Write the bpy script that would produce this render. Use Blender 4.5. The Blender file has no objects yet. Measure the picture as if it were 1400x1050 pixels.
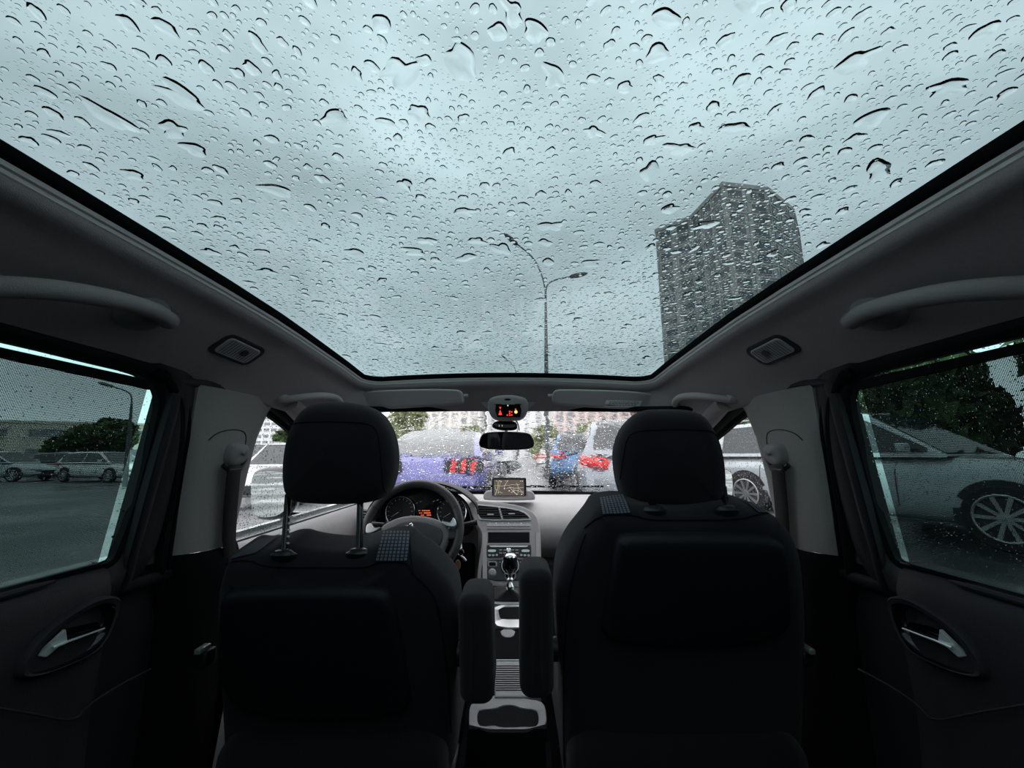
import bpy, math, random
import numpy as np
from mathutils import Vector, Matrix
from mathutils.bvhtree import BVHTree
random.seed(7); rng = np.random.default_rng(7)
PI = math.pi
C = bpy.context.scene.collection
SC = bpy.context.scene

# ------------------------------------------------------------------ camera, sky, exposure
LIFT = 1.30                       # eye height above the ground; the scene is modelled with the eye at z = 0
CAMX, FPX, PITCH = .014, 540.0, math.radians(10.2)
cd = bpy.data.cameras.new('camera'); cam = bpy.data.objects.new('camera', cd); C.objects.link(cam)
cam.location = (CAMX, 0, 0); cam.rotation_euler = (math.radians(90) + PITCH, 0, 0)
cd.sensor_width = 36; cd.lens = FPX / 1400 * 36; cd.clip_start = .02; cd.clip_end = 600
SC.camera = cam
SC.view_settings.view_transform = 'Standard'; SC.view_settings.look = 'None'
SC.view_settings.exposure = 0.0; SC.view_settings.gamma = 1; SC.view_settings.use_curve_mapping = False
try:
    SC.cycles.max_bounces = 12; SC.cycles.transparent_max_bounces = 24; SC.cycles.transmission_bounces = 10
    SC.cycles.sample_clamp_indirect = 4; SC.cycles.use_denoising = True
except Exception: pass

W = bpy.data.worlds.new('overcast_sky'); SC.world = W; W.use_nodes = True
n = W.node_tree.nodes; l = W.node_tree.links; n.clear()
wo = n.new('ShaderNodeOutputWorld'); bg = n.new('ShaderNodeBackground'); tc = n.new('ShaderNodeTexCoord')
sx = n.new('ShaderNodeSeparateXYZ'); l.new(tc.outputs['Generated'], sx.inputs[0])
rp = n.new('ShaderNodeValToRGB'); l.new(sx.outputs['Z'], rp.inputs[0]); el = rp.color_ramp.elements
rp.color_ramp.interpolation = 'EASE'; el[0].position = 0; el[0].color = (.93, .93, .96, 1); el[1].position = 1; el[1].color = (1.08, 1.08, 1.1, 1)
for p_, c_ in ((.12, (.90, .90, .93)), (.24, (.68, .69, .71)), (.45, (.68, .69, .71)), (.70, (.92, .92, .94))):
    e = el.new(p_); e.color = (*c_, 1)
no = n.new('ShaderNodeTexNoise'); no.inputs['Scale'].default_value = 2.6; no.inputs['Detail'].default_value = 5
mp = n.new('ShaderNodeMapping'); mp.inputs['Scale'].default_value = (1, 1, 2.2); mp.inputs['Location'].default_value = (3.1, .4, 1.2)
l.new(tc.outputs['Generated'], mp.inputs[0]); l.new(mp.outputs[0], no.inputs['Vector'])
mr = n.new('ShaderNodeMapRange'); mr.inputs[1].default_value = .3; mr.inputs[2].default_value = .7
mr.inputs[3].default_value = .78; mr.inputs[4].default_value = 1.22; l.new(no.outputs[0], mr.inputs[0])
vm = n.new('ShaderNodeVectorMath'); vm.operation = 'SCALE'; l.new(rp.outputs[0], vm.inputs[0]); l.new(mr.outputs[0], vm.inputs['Scale'])
l.new(vm.outputs[0], bg.inputs[0]); bg.inputs[1].default_value = 2.7; l.new(bg.outputs[0], wo.inputs[0])

# ------------------------------------------------------------------ measuring helpers
def ray(u, v):
    dx = (u - 700) / FPX; dv = (525 - v) / FPX
    return Vector((dx, math.cos(PITCH) - dv * math.sin(PITCH), math.sin(PITCH) + dv * math.cos(PITCH)))
O0 = Vector((CAMX, 0, 0))
def pix(u, v, x=None, y=None, z=None):
    d = ray(u, v)
    t = (x - CAMX) / d.x if x is not None else (y / d.y if y is not None else z / d.z)
    return O0 + d * t
def pixpl(u, v, p0, nrm):
    d = ray(u, v); return O0 + d * ((Vector(p0) - O0).dot(nrm) / d.dot(nrm))
def lerp(a, b, t): return a + (b - a) * t
def interp(x, xs, ys): return float(np.interp(x, xs, ys))

# ------------------------------------------------------------------ materials
M = {}
def pm(name, col, rough=.6, metal=0, spec=.5, var=0, vscale=40, bump=0, bscale=300, coat=0, emit=None, estr=1, sheen=0):
    m = bpy.data.materials.new(name); m.use_nodes = True; nt = m.node_tree; b = nt.nodes['Principled BSDF']
    b.inputs['Base Color'].default_value = (*col, 1); b.inputs['Roughness'].default_value = rough
    b.inputs['Metallic'].default_value = metal; b.inputs['Specular IOR Level'].default_value = spec
    b.inputs['Coat Weight'].default_value = coat; b.inputs['Sheen Weight'].default_value = sheen
    if emit: b.inputs['Emission Color'].default_value = (*emit, 1); b.inputs['Emission Strength'].default_value = estr
    t = nt.nodes.new('ShaderNodeTexCoord')
    if var:
        no = nt.nodes.new('ShaderNodeTexNoise'); no.inputs['Scale'].default_value = vscale; no.inputs['Detail'].default_value = 4
        nt.links.new(t.outputs['Object'], no.inputs['Vector'])
        r = nt.nodes.new('ShaderNodeMapRange'); r.inputs[1].default_value = .3; r.inputs[2].default_value = .7
        r.inputs[3].default_value = 1 - var; r.inputs[4].default_value = 1 + var; nt.links.new(no.outputs[0], r.inputs[0])
        s = nt.nodes.new('ShaderNodeVectorMath'); s.operation = 'SCALE'; s.inputs[0].default_value = col
        nt.links.new(r.outputs[0], s.inputs['Scale']); nt.links.new(s.outputs[0], b.inputs['Base Color'])
    if bump:
        n2 = nt.nodes.new('ShaderNodeTexNoise'); n2.inputs['Scale'].default_value = bscale; n2.inputs['Detail'].default_value = 3
        nt.links.new(t.outputs['Object'], n2.inputs['Vector'])
        bp = nt.nodes.new('ShaderNodeBump'); bp.inputs['Strength'].default_value = bump; bp.inputs['Distance'].default_value = .002
        nt.links.new(n2.outputs[0], bp.inputs['Height']); nt.links.new(bp.outputs[0], b.inputs['Normal'])
    M[name] = m; return m
pm('headliner', (.37, .335, .34), .95, spec=.1, var=.06, vscale=300, bump=.4, bscale=900)
pm('pillar_grey', (.29, .27, .265), .8, spec=.2, var=.04, vscale=200, bump=.3, bscale=900)
pm('rail_grey', (.78, .76, .76), .45, var=.03)
pm('visor', (.42, .40, .40), .9, spec=.15, bump=.3, bscale=700)
pm('rubber', (.004, .004, .005), .8, spec=.12, bump=.2, bscale=300)
pm('black_plastic', (.010, .010, .011), .45, spec=.4, bump=.15, bscale=700)
pm('gloss_black', (.004, .004, .005), .12, spec=.5, var=.1)
pm('door_dark', (.021, .0195, .0225), .65, spec=.3, bump=.35, bscale=500, var=.05)
pm('frame_dark', (.012, .013, .015), .6, spec=.35, bump=.2, bscale=500)
pm('lower_dark', (.005, .005, .006), .9, spec=.08, bump=.3, bscale=500)
pm('dash_grey', (.35, .335, .34), .55, spec=.35, var=.03, bump=.35, bscale=900)
pm('dash_mid', (.27, .262, .265), .5, spec=.4, var=.03, bump=.25, bscale=900)
pm('handle_grey', (.25, .235, .237), .8, spec=.2, bump=.3, bscale=700)
pm('console_grey', (.30, .285, .29), .5, spec=.4, var=.03)
pm('dash_dark', (.030, .030, .031), .6, spec=.3, bump=.3, bscale=900)
pm('silver', (.62, .63, .64), .32, metal=.85, var=.02)
pm('satin_silver', (.40, .42, .42), .35, metal=.5, var=.03)
pm('chrome', (.75, .76, .77), .12, metal=1, var=.01)
pm('leather', (.022, .022, .023), .42, spec=.5, bump=.3, bscale=600)
pm('wheel_grey', (.15, .145, .147), .5, spec=.4, var=.03)
pm('handle_chrome', (.80, .84, .85), .28, metal=.45, var=.01)
pm('fabric_dark', (.0135, .0118, .0158), .95, spec=.08, var=.15, vscale=900, bump=.5, bscale=1200, sheen=.12)
pm('fabric_side', (.0155, .0135, .0162), .95, spec=.08, var=.15, vscale=900, bump=.5, bscale=1200, sheen=.12)
pm('panel_dark', (.006, .007, .0095), .6, spec=.22, bump=.3, bscale=600)
pm('belt', (.020, .019, .019), .7, spec=.2, bump=.6, bscale=1200)
pm('wood_tag', (.30, .15, .07), .6, var=.2, vscale=200)
pm('red_lit', (.3, .01, .01), .5, emit=(1, .05, .03), estr=1.6, var=.01)
pm('amber_lit', (.4, .2, .02), .5, emit=(1, .5, .1), estr=2.2, var=.01)
pm('white_lit', (.5, .5, .5), .5, emit=(.9, .9, .85), estr=.8, var=.01)
pm('orange_lit', (.3, .06, .02), .5, emit=(1, .16, .06), estr=1.0, var=.01)
pm('screen_ground', (.05, .04, .035), .25, emit=(.16, .13, .11), estr=.55, var=.1, vscale=100)
pm('map_road', (.4, .38, .25), .4, emit=(.75, .68, .42), estr=.7, var=.1)
pm('map_pale', (.5, .5, .45), .4, emit=(.85, .8, .66), estr=.8, var=.1)
pm('dark_print', (.03, .03, .03), .6, var=.05)
pm('label_white', (.85, .85, .85), .6, var=.03)
pm('lamp_lens', (.45, .45, .46), .15, spec=.6, var=.1, vscale=60)
pm('carpet', (.004, .004, .005), 1, spec=.02, var=.3, vscale=600, bump=.8, bscale=900)
pm('mirror_glass', (.62, .66, .65), .02, metal=1, var=.01)
pm('tag_paper', (.55, .53, .5), .7, var=.05)
# outside
pm('tyre', (.012, .012, .012), .8, bump=.3)
pm('alloy', (.45, .46, .47), .3, metal=.8, var=.03)
pm('car_glass', (.02, .025, .03), .05, spec=.8, var=.1, vscale=5)
pm('tail_red', (.62, .03, .03), .2, spec=.6, var=.05, emit=(1, .04, .03), estr=.12)
pm('head_lamp', (.6, .62, .65), .1, spec=.7, var=.05)
pm('car_trim', (.02, .02, .022), .5, var=.05)
for nm, c in dict(paint_silver=(.48, .52, .54), paint_violet=(.10, .10, .30), paint_blue=(.06, .16, .32), paint_white=(.70, .70, .70),
                  paint_grey=(.16, .17, .18), paint_black=(.02, .02, .024), paint_slate=(.26, .28, .31)).items():
    pm(nm, c, .22, metal=.15, coat=.6, var=.03, vscale=4)
pm('plate', (.6, .6, .58), .5, var=.03)
pm('concrete', (.42, .41, .40), .9, var=.12, vscale=3)
pm('tower_wall', (.36, .335, .31), .9, var=.15, vscale=.3)
pm('tower_band', (.34, .33, .32), .9, var=.1, vscale=.3)
pm('tower_window', (.05, .06, .07), .25, spec=.6, var=.4, vscale=.8)
pm('white_wall', (.85, .85, .85), .9, var=.06, vscale=.5)
pm('beige_wall', (.78, .72, .62), .9, var=.08, vscale=.5)
pm('pink_wall', (.78, .58, .52), .9, var=.08, vscale=.5)
pm('far_window', (.25, .27, .29), .3, var=.3, vscale=1)
pm('steel_pole', (.10, .11, .115), .6, metal=.3, var=.2, vscale=3)
pm('leaf_green', (.07, .115, .035), .8, var=.5, vscale=1.5)
pm('leaf_olive', (.26, .29, .15), .8, var=.4, vscale=1.5)
pm('bark', (.06, .05, .04), .95, var=.3, bump=.6, bscale=20)

def nodes_mat(name):
    m = bpy.data.materials.new(name); m.use_nodes = True; m.node_tree.nodes.clear(); M[name] = m
    return m, m.node_tree.nodes, m.node_tree.links
def pane_mat(name, tint, gloss=.5):
    m, n, l = nodes_mat(name)
    o = n.new('ShaderNodeOutputMaterial'); t = n.new('ShaderNodeBsdfTransparent'); g = n.new('ShaderNodeBsdfGlossy')
    no = n.new('ShaderNodeTexNoise'); no.inputs['Scale'].default_value = 3; tcn = n.new('ShaderNodeTexCoord'); l.new(tcn.outputs['Object'], no.inputs['Vector'])
    mx = n.new('ShaderNodeMix'); mx.data_type = 'RGBA'; mx.inputs[6].default_value = (*[c * .985 for c in tint], 1); mx.inputs[7].default_value = (*tint, 1)
    l.new(no.outputs[0], mx.inputs[0]); l.new(mx.outputs[2], t.inputs[0])
    g.inputs['Roughness'].default_value = .02; f = n.new('ShaderNodeFresnel'); f.inputs[0].default_value = 1.25
    k = n.new('ShaderNodeMath'); k.operation = 'MULTIPLY'; k.inputs[1].default_value = gloss; l.new(f.outputs[0], k.inputs[0])
    s = n.new('ShaderNodeMixShader'); l.new(k.outputs[0], s.inputs[0]); l.new(t.outputs[0], s.inputs[1]); l.new(g.outputs[0], s.inputs[2]); l.new(s.outputs[0], o.inputs[0])
pane_mat('roof_glass', (.222, .295, .305), .12)
pane_mat('side_glass', (.27, .45, .43), .15)
pane_mat('front_side_glass', (.90, .93, .93), .25)
def water(name, col, ior=1.33, rough=0):
    m, n, l = nodes_mat(name)
    o = n.new('ShaderNodeOutputMaterial'); r = n.new('ShaderNodeBsdfRefraction'); r.inputs['Color'].default_value = (*col, 1)
    r.inputs['IOR'].default_value = ior; r.inputs['Roughness'].default_value = rough; l.new(r.outputs[0], o.inputs[0]); return m
water('water', (1, 1, 1))
water('screen_inner', (.97, .985, .985), 1.2)
m, n, l = nodes_mat('screen_outer')
o = n.new('ShaderNodeOutputMaterial'); r = n.new('ShaderNodeBsdfRefraction'); r.inputs['Color'].default_value = (1, 1, 1, 1)
r.inputs['IOR'].default_value = 1.2; r.inputs['Roughness'].default_value = 0; l.new(r.outputs[0], o.inputs[0])
t = n.new('ShaderNodeTexCoord')
def vor(scale, rad):
    a = n.new('ShaderNodeTexVoronoi'); a.inputs['Scale'].default_value = scale; a.inputs['Randomness'].default_value = 1
    l.new(t.outputs['Object'], a.inputs['Vector'])
    q = n.new('ShaderNodeMapRange'); q.interpolation_type = 'SMOOTHSTEP'; q.inputs[1].default_value = rad; q.inputs[2].default_value = 0
    q.inputs[3].default_value = 0; q.inputs[4].default_value = 1; l.new(a.outputs['Distance'], q.inputs[0]); return q
v1 = vor(95, .5); v2 = vor(210, .5)
nz = n.new('ShaderNodeTexNoise'); nz.inputs['Scale'].default_value = 14; nz.inputs['Detail'].default_value = 1; nz.inputs['Distortion'].default_value = .6
l.new(t.outputs['Object'], nz.inputs['Vector'])
b1 = n.new('ShaderNodeBump'); b1.inputs['Strength'].default_value = 1; b1.inputs['Distance'].default_value = .0010; l.new(nz.outputs[0], b1.inputs['Height'])
b2 = n.new('ShaderNodeBump'); b2.inputs['Strength'].default_value = 1; b2.inputs['Distance'].default_value = .00003; l.new(v1.outputs[0], b2.inputs['Height']); l.new(b1.outputs[0], b2.inputs['Normal'])
b3 = n.new('ShaderNodeBump'); b3.inputs['Strength'].default_value = 1; b3.inputs['Distance'].default_value = .00001; l.new(v2.outputs[0], b3.inputs['Height']); l.new(b2.outputs[0], b3.inputs['Normal'])
l.new(b3.outputs[0], r.inputs['Normal'])

# perforated blind fabric: real holes in the weave (alpha), 2.6 mm pitch
m, n, l = nodes_mat('blind_mesh')
o = n.new('ShaderNodeOutputMaterial'); t = n.new('ShaderNodeTexCoord'); s = n.new('ShaderNodeSeparateXYZ'); l.new(t.outputs['Object'], s.inputs[0])
def mth(op, a, b=None):
    q = n.new('ShaderNodeMath'); q.operation = op
    for i, w in enumerate((a, b)):
        if w is None: continue
        if isinstance(w, (int, float)): q.inputs[i].default_value = w
        else: l.new(w, q.inputs[i])
    return q.outputs[0]
aa = mth('SINE', mth('MULTIPLY', mth('ADD', s.outputs[1], s.outputs[2]), 2 * PI / .0036))
bb = mth('SINE', mth('MULTIPLY', mth('SUBTRACT', s.outputs[1], s.outputs[2]), 2 * PI / .0036))
hole = mth('GREATER_THAN', mth('MULTIPLY', aa, bb), .2)
d = n.new('ShaderNodeBsdfDiffuse'); d.inputs[0].default_value = (.012, .013, .015, 1); tr = n.new('ShaderNodeBsdfTransparent')
tr.inputs[0].default_value = (.60, .55, .57, 1)
ms = n.new('ShaderNodeMixShader'); l.new(hole, ms.inputs[0]); l.new(d.outputs[0], ms.inputs[1]); l.new(tr.outputs[0], ms.inputs[2]); l.new(ms.outputs[0], o.inputs[0])

# checked shoulder fabric
m, n, l = nodes_mat('fabric_check')
o = n.new('ShaderNodeOutputMaterial'); t = n.new('ShaderNodeTexCoord'); s = n.new('ShaderNodeSeparateXYZ'); l.new(t.outputs['UV'], s.inputs[0])
a = mth('ABSOLUTE', mth('SINE', mth('MULTIPLY', s.outputs[0], PI * 8))); b = mth('ABSOLUTE', mth('SINE', mth('MULTIPLY', s.outputs[1], PI * 9)))
k = mth('MULTIPLY', mth('GREATER_THAN', a, .52), mth('GREATER_THAN', b, .45))
mx = n.new('ShaderNodeMix'); mx.data_type = 'RGBA'; mx.inputs[6].default_value = (.005, .005, .006, 1); mx.inputs[7].default_value = (.085, .095, .125, 1); l.new(k, mx.inputs[0])
bs = n.new('ShaderNodeBsdfPrincipled'); bs.inputs['Roughness'].default_value = .9; l.new(mx.outputs[2], bs.inputs['Base Color']); l.new(bs.outputs[0], o.inputs[0])

# wet asphalt
m, n, l = nodes_mat('wet_asphalt')
o = n.new('ShaderNodeOutputMaterial'); t = n.new('ShaderNodeTexCoord'); bs = n.new('ShaderNodeBsdfPrincipled')
no = n.new('ShaderNodeTexNoise'); no.inputs['Scale'].default_value = .35; no.inputs['Detail'].default_value = 5; l.new(t.outputs['Object'], no.inputs['Vector'])
cr = n.new('ShaderNodeValToRGB'); l.new(no.outputs[0], cr.inputs[0]); cr.color_ramp.elements[0].color = (.055, .057, .06, 1); cr.color_ramp.elements[1].color = (.15, .15, .155, 1)
cr.color_ramp.elements[0].position = .35; cr.color_ramp.elements[1].position = .65
rr = n.new('ShaderNodeMapRange'); rr.inputs[1].default_value = .4; rr.inputs[2].default_value = .62; rr.inputs[3].default_value = .15; rr.inputs[4].default_value = .7; l.new(no.outputs[0], rr.inputs[0])
n2 = n.new('ShaderNodeTexNoise'); n2.inputs['Scale'].default_value = 45; l.new(t.outputs['Object'], n2.inputs['Vector'])
bp = n.new('ShaderNodeBump'); bp.inputs['Strength'].default_value = .5; bp.inputs['Distance'].default_value = .01; l.new(n2.outputs[0], bp.inputs['Height'])
l.new(cr.outputs[0], bs.inputs['Base Color']); l.new(rr.outputs[0], bs.inputs['Roughness']); l.new(bp.outputs[0], bs.inputs['Normal']); l.new(bs.outputs[0], o.inputs[0])

# ------------------------------------------------------------------ mesh toolkit
ORG = {}
class MB:
    def __init__(s): s.v = []; s.f = []
    def add(s, vs, fs):
        k = len(s.v); s.v += [Vector(p) for p in vs]; s.f += [tuple(i + k for i in f) for f in fs]; return s
    def box(s, c, d, R=None):
        c = Vector(c); h = [q / 2 for q in d]
        vs = [Vector((x * h[0], y * h[1], z * h[2])) for x in (-1, 1) for y in (-1, 1) for z in (-1, 1)]
        if R is not None: vs = [R @ p for p in vs]
        return s.add([c + p for p in vs], [(0, 1, 3, 2), (4, 6, 7, 5), (0, 4, 5, 1), (2, 3, 7, 6), (0, 2, 6, 4), (1, 5, 7, 3)])
    def loft(s, rings, cap=True, closed=True):
        m = len(rings[0]); vs = [p for r in rings for p in r]; fs = []
        for i in range(len(rings) - 1):
            for j in range(m if closed else m - 1):
                a, b = i * m + j, i * m + (j + 1) % m; fs.append((a, b, b + m, a + m))
        if cap and closed:
            fs.append(tuple(reversed(range(m)))); fs.append(tuple(range((len(rings) - 1) * m, len(rings) * m)))
        return s.add(vs, fs)
    def tube(s, path, r, k=8, cap=True, flat=1):
        P = [Vector(p) for p in path]; R = r if isinstance(r, (list, tuple)) else [r] * len(P); rings = []; up = None
        for i, p in enumerate(P):
            t = (P[min(i + 1, len(P) - 1)] - P[max(i - 1, 0)]).normalized()
            if up is None: up = t.orthogonal().normalized()
            up = (up - t * up.dot(t)).normalized(); w = t.cross(up)
            rings.append([p + (up * math.cos(a) + w * math.sin(a) * flat) * R[i] for a in (2 * PI * j / k for j in range(k))])
        return s.loft(rings, cap)
    def ring(s, path, r, k=8):
        P = [Vector(p) for p in path]; N = len(P); rings = []; c = sum(P, Vector()) / N
        nrm = Vector()
        for i in range(N): nrm += (P[i] - c).cross(P[(i + 1) % N] - c)
        nrm.normalize()
        for i in range(N):
            t = (P[(i + 1) % N] - P[i - 1]).normalized(); w = t.cross(nrm).normalized()
            rings.append([P[i] + (nrm * math.cos(a) + w * math.sin(a)) * r for a in (2 * PI * j / k for j in range(k))])
        rings.append(rings[0]); return s.loft(rings, False)
    def lathe(s, prof, o, ax, k=20, start=None):
        o = Vector(o); ax = Vector(ax).normalized(); u = ax.orthogonal().normalized(); w = ax.cross(u)
        return s.loft([[o + ax * h + (u * math.cos(a) + w * math.sin(a)) * max(r, 1e-5) for a in (2 * PI * j / k for j in range(k))] for r, h in prof], True)
    def prism(s, loop, ext):
        ext = Vector(ext); L = [Vector(p) for p in loop]; return s.loft([L, [p + ext for p in L]], True)
    def strip(s, A, B): return s.loft([list(A), list(B)], False, False)
    def grid(s, fn, nu, nv):
        vs = [fn(i / nu, j / nv) for i in range(nu + 1) for j in range(nv + 1)]
        return s.add(vs, [(i * (nv + 1) + j, (i + 1) * (nv + 1) + j, (i + 1) * (nv + 1) + j + 1, i * (nv + 1) + j + 1) for i in range(nu) for j in range(nv)])
    def bvh(s): return BVHTree.FromPolygons([tuple(p) for p in s.v], s.f)
    def mirror(s):
        q = MB(); q.v = [Vector((-p.x, p.y, p.z)) for p in s.v]; q.f = [tuple(reversed(f)) for f in s.f]; return q
    def build(s, name, mat, parent=None, smooth=35, bevel=0, mats=None, fm=None, solid=0, sub=0):
        og = ORG.get(parent.name, Vector()) if parent else Vector()
        me = bpy.data.meshes.new(name); me.from_pydata([tuple(p - og) for p in s.v], [], s.f); me.update()
        for mm in (mats or [mat]): me.materials.append(M[mm] if isinstance(mm, str) else mm)
        if fm: me.polygons.foreach_set('material_index', fm)
        import bmesh
        bm = bmesh.new(); bm.from_mesh(me); bmesh.ops.recalc_face_normals(bm, faces=bm.faces); bm.to_mesh(me); bm.free()
        if smooth: me.shade_smooth(); me.set_sharp_from_angle(angle=math.radians(smooth))
        o = bpy.data.objects.new(name, me); C.objects.link(o)
        if parent: o.parent = parent
        ORG[o.name] = og.copy()
        if solid: q = o.modifiers.new('solid', 'SOLIDIFY'); q.thickness = solid; q.offset = 0
        if bevel: q = o.modifiers.new('bevel', 'BEVEL'); q.width = bevel; q.segments = 2; q.limit_method = 'ANGLE'; q.angle_limit = math.radians(40)
        return o
def tag(o, label, cat, group=None, kind=None):
    o['label'] = label; o['category'] = cat
    if group: o['group'] = group
    if kind: o['kind'] = kind
    return o
def thing(name, label, cat, loc=(0, 0, 0), group=None):
    o = bpy.data.objects.new(name, None); C.objects.link(o); o.location = loc; ORG[o.name] = Vector(loc); o.empty_display_size = .1
    return tag(o, label, cat, group)
def struct(o, label=None, cat=None):
    o['kind'] = 'structure'
    if label: o['label'] = label
    if cat: o['category'] = cat
    return o
def dup(root):
    r = root.copy(); C.objects.link(r)
    def rec(a, b):
        for ch in list(a.children):
            c = ch.copy(); C.objects.link(c); c.parent = b; rec(ch, c)
    rec(root, r); return r
def chaikin(pts, it=3, closed=True):
    P = [Vector(p) for p in pts]
    for _ in range(it):
        Q = []
        N = len(P)
        rngN = range(N) if closed else range(N - 1)
        if not closed: Q.append(P[0])
        for i in rngN:
            a, b = P[i], P[(i + 1) % N]; Q += [a.lerp(b, .25), a.lerp(b, .75)]
        if not closed: Q.append(P[-1])
        P = Q
    return P
def rrect(w, h, r, k=5, c=(0, 0)):
    out = []
    for cx, cy, a0 in ((w / 2 - r, h / 2 - r, 0), (-w / 2 + r, h / 2 - r, 90), (-w / 2 + r, -h / 2 + r, 180), (w / 2 - r, -h / 2 + r, 270)):
        for i in range(k + 1):
            a = math.radians(a0 + 90 * i / k); out.append(Vector((c[0] + cx + r * math.cos(a), c[1] + cy + r * math.sin(a))))
    return out
def cushion(mb, loop, B, c0, c1, r, bulge=0, nr=4, bulge1=None, shrink=0):
    """rounded slab: loop = 2D outline, B(a, b, c) -> world, c0 the near face, c1 the far face"""
    L = [Vector((p[0], p[1])) for p in loop]; N = len(L)
    ar = sum(L[i].x * L[(i + 1) % N].y - L[(i + 1) % N].x * L[i].y for i in range(N))
    if ar < 0: L.reverse()
    nr2 = []
    for i in range(N):
        t = (L[(i + 1) % N] - L[i - 1]); t = t.normalized() if t.length else Vector((1, 0)); nr2.append(Vector((t.y, -t.x)))
    cen = sum(L, Vector((0, 0))) / N
    def ringp(inset, c, sc=1): return [B(*(cen + (L[i] - nr2[i] * inset - cen) * sc), c) for i in range(N)]
    rings = []
    bulge1 = bulge if bulge1 is None else bulge1
    for sc in (.12, .4, .65, .85, .96): rings.append(ringp(r, c0 - bulge * (1 - sc * sc), sc))
    for k in range(nr + 1):
        a = k / nr * PI / 2; rings.append(ringp(r * (1 - math.sin(a)), c0 + r * (1 - math.cos(a))))
    for k in range(nr, -1, -1):
        a = k / nr * PI / 2; rings.append(ringp(r * (1 - math.sin(a)) + shrink, c1 - r * (1 - math.cos(a))))
    for sc in (.96, .85, .65, .4, .12): rings.append(ringp(r + shrink, c1 + bulge1 * (1 - sc * sc), sc))
    return mb.loft(rings, True)
XZ = lambda a, b, c: Vector((a, c, b))
def facing(o, X=(1, 0, 0), N=(0, 1, 0)):
    o = Vector(o); X = Vector(X).normalized(); N = Vector(N).normalized(); U = X.cross(N); U = U if U.z >= 0 else -U
    return lambda a, b, c: o + X * a + U * b + N * c
def pl(pts, y): return [(p.x, p.z) for p in (pix(u, v, y=y) for u, v in pts)]

# ================================================================== THE CAR'S SHELL (the setting)
def zg(Y): return interp(Y, [-.6, 0, .35, .6, .83, 1.05, 1.2, 1.36], [.272, .288, .294, .296, .292, .278, .268, .250])
def crown(x): return .022 * (1 - min(1, (x / .48) ** 2))
def roofz(x, Y): return zg(Y) + crown(x)
st = []                                     # (glass edge point, outward dir, outer point) for the left half, back to front centre
for Y in (-.5, -.3, -.1, .05, .2, .35, .5, .65, .8, .9, 1.0, 1.08, 1.16, 1.24):
    st.append((Vector((-.48, Y, zg(Y))), Vector((-1, 0, 0)), Vector((interp(Y, [.8, 1.24], [-.655, -.615]), Y - max(0, Y - .9) * .3, interp(Y, [.6, .8, 1.0, 1.24], [.162, .154, .134, .118])))))
for k in range(1, 7):
    a = math.radians(90 * k / 6); px_, py_ = -.42 - .06 * math.cos(a), 1.27 + .06 * math.sin(a)
    t = k / 6
    st.append((Vector((px_, py_, roofz(px_, py_))), Vector((-math.cos(a), math.sin(a), 0)), Vector((lerp(-.61, -.44, t), lerp(1.16, 1.435, t ** .8), lerp(.118, .156, t)))))
for k in range(1, 7):
    x = -.42 * (1 - k / 6); yy = 1.33 + .012 * (1 - (x / .42) ** 2)
    st.append((Vector((x, yy, roofz(x, yy))), Vector((0, 1, 0)), Vector((x * 1.04, 1.435 + .055 * (1 - (x / .42) ** 2), .157 + .006 * (1 - (x / .42) ** 2)))))
full = st + [(Vector((-p.x, p.y, p.z)), Vector((-e.x, e.y, 0)), Vector((-q.x, q.y, q.z))) for p, e, q in reversed(st[:-1])]
HL = MB(); SEAL = MB(); RAIL = MB(); SKIN = MB()
def section(p, e, q, prof): return [p + e * o + Vector((0, 0, dz)) for o, dz in prof]
SEAL.loft([section(p, e, q, [(-.003, .005), (-.001, -.003), (.002, -.0065), (.0055, -.009)]) for p, e, q in full], False, False)
RAIL.loft([section(p, e, q, [(.0042, -.0068), (.0068, -.0130), (.0100, -.0145), (.0110, -.0185), (.0130, -.0200), (.0135, -.023)]) for p, e, q in full], False, False)
rows = []
for p, e, q in full:
    r_ = section(p, e, q, [(.0125, -.0195), (.014, -.026), (.018, -.032), (.026, -.037), (.040, -.041)])
    s0 = r_[-1]
    for t in (.12, .3, .5, .7, .85, .95, 1): r_.append(s0.lerp(q, t) + Vector((0, 0, -.002 * math.sin(PI * t))))
    r_.append(q + e * .02 + Vector((0, 0, .004))); rows.append(r_)
HL.loft(rows, False, False)
HLB = HL.bvh()
ceil = struct(HL.build('ceiling', 'headliner', smooth=60), 'grey fabric headliner around the glass roof', 'ceiling')
RAIL.build('trim_strip', 'rail_grey', ceil, smooth=25); SEAL.build('rubber_seal', 'rubber', ceil)
SKIN.loft([[p + e * .012 + Vector((0, 0, .010)), p + e * .08 + Vector((0, 0, .006)), q + e * .03 + Vector((0, 0, .045)), q + e * .05 + Vector((0, 0, .022))] for p, e, q in full], False, False)
struct(SKIN.build('roof_skin', 'paint_grey', smooth=60), 'outer roof panel of the car around the glass', 'roof')
g = MB(); g.grid(lambda i, j: Vector((lerp(-.492, .492, i), lerp(-.5, 1.352, j), roofz(lerp(-.492, .492, i), lerp(-.5, 1.352, j)) + .006)), 20, 36)
struct(g.build('window_1', 'roof_glass', smooth=80), 'tinted panoramic glass roof', 'window')
# rear end of the cabin, behind the eye
b = MB(); b.box((0, -.95, .25), (1.5, .90, .06)); struct(b.build('ceiling_rear', 'headliner'), 'rear roof lining behind the glass roof', 'ceiling')
b = MB(); b.box((0, -1.36, -.35), (1.6, .05, 1.3)); struct(b.build('wall_rear', 'lower_dark'), 'dark wall at the back of the cabin', 'wall')
b = MB(); b.box((0, .55, -.93), (1.6, 3.9, .05)); struct(b.build('floor', 'carpet'), 'black carpeted cabin floor', 'floor')

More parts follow.
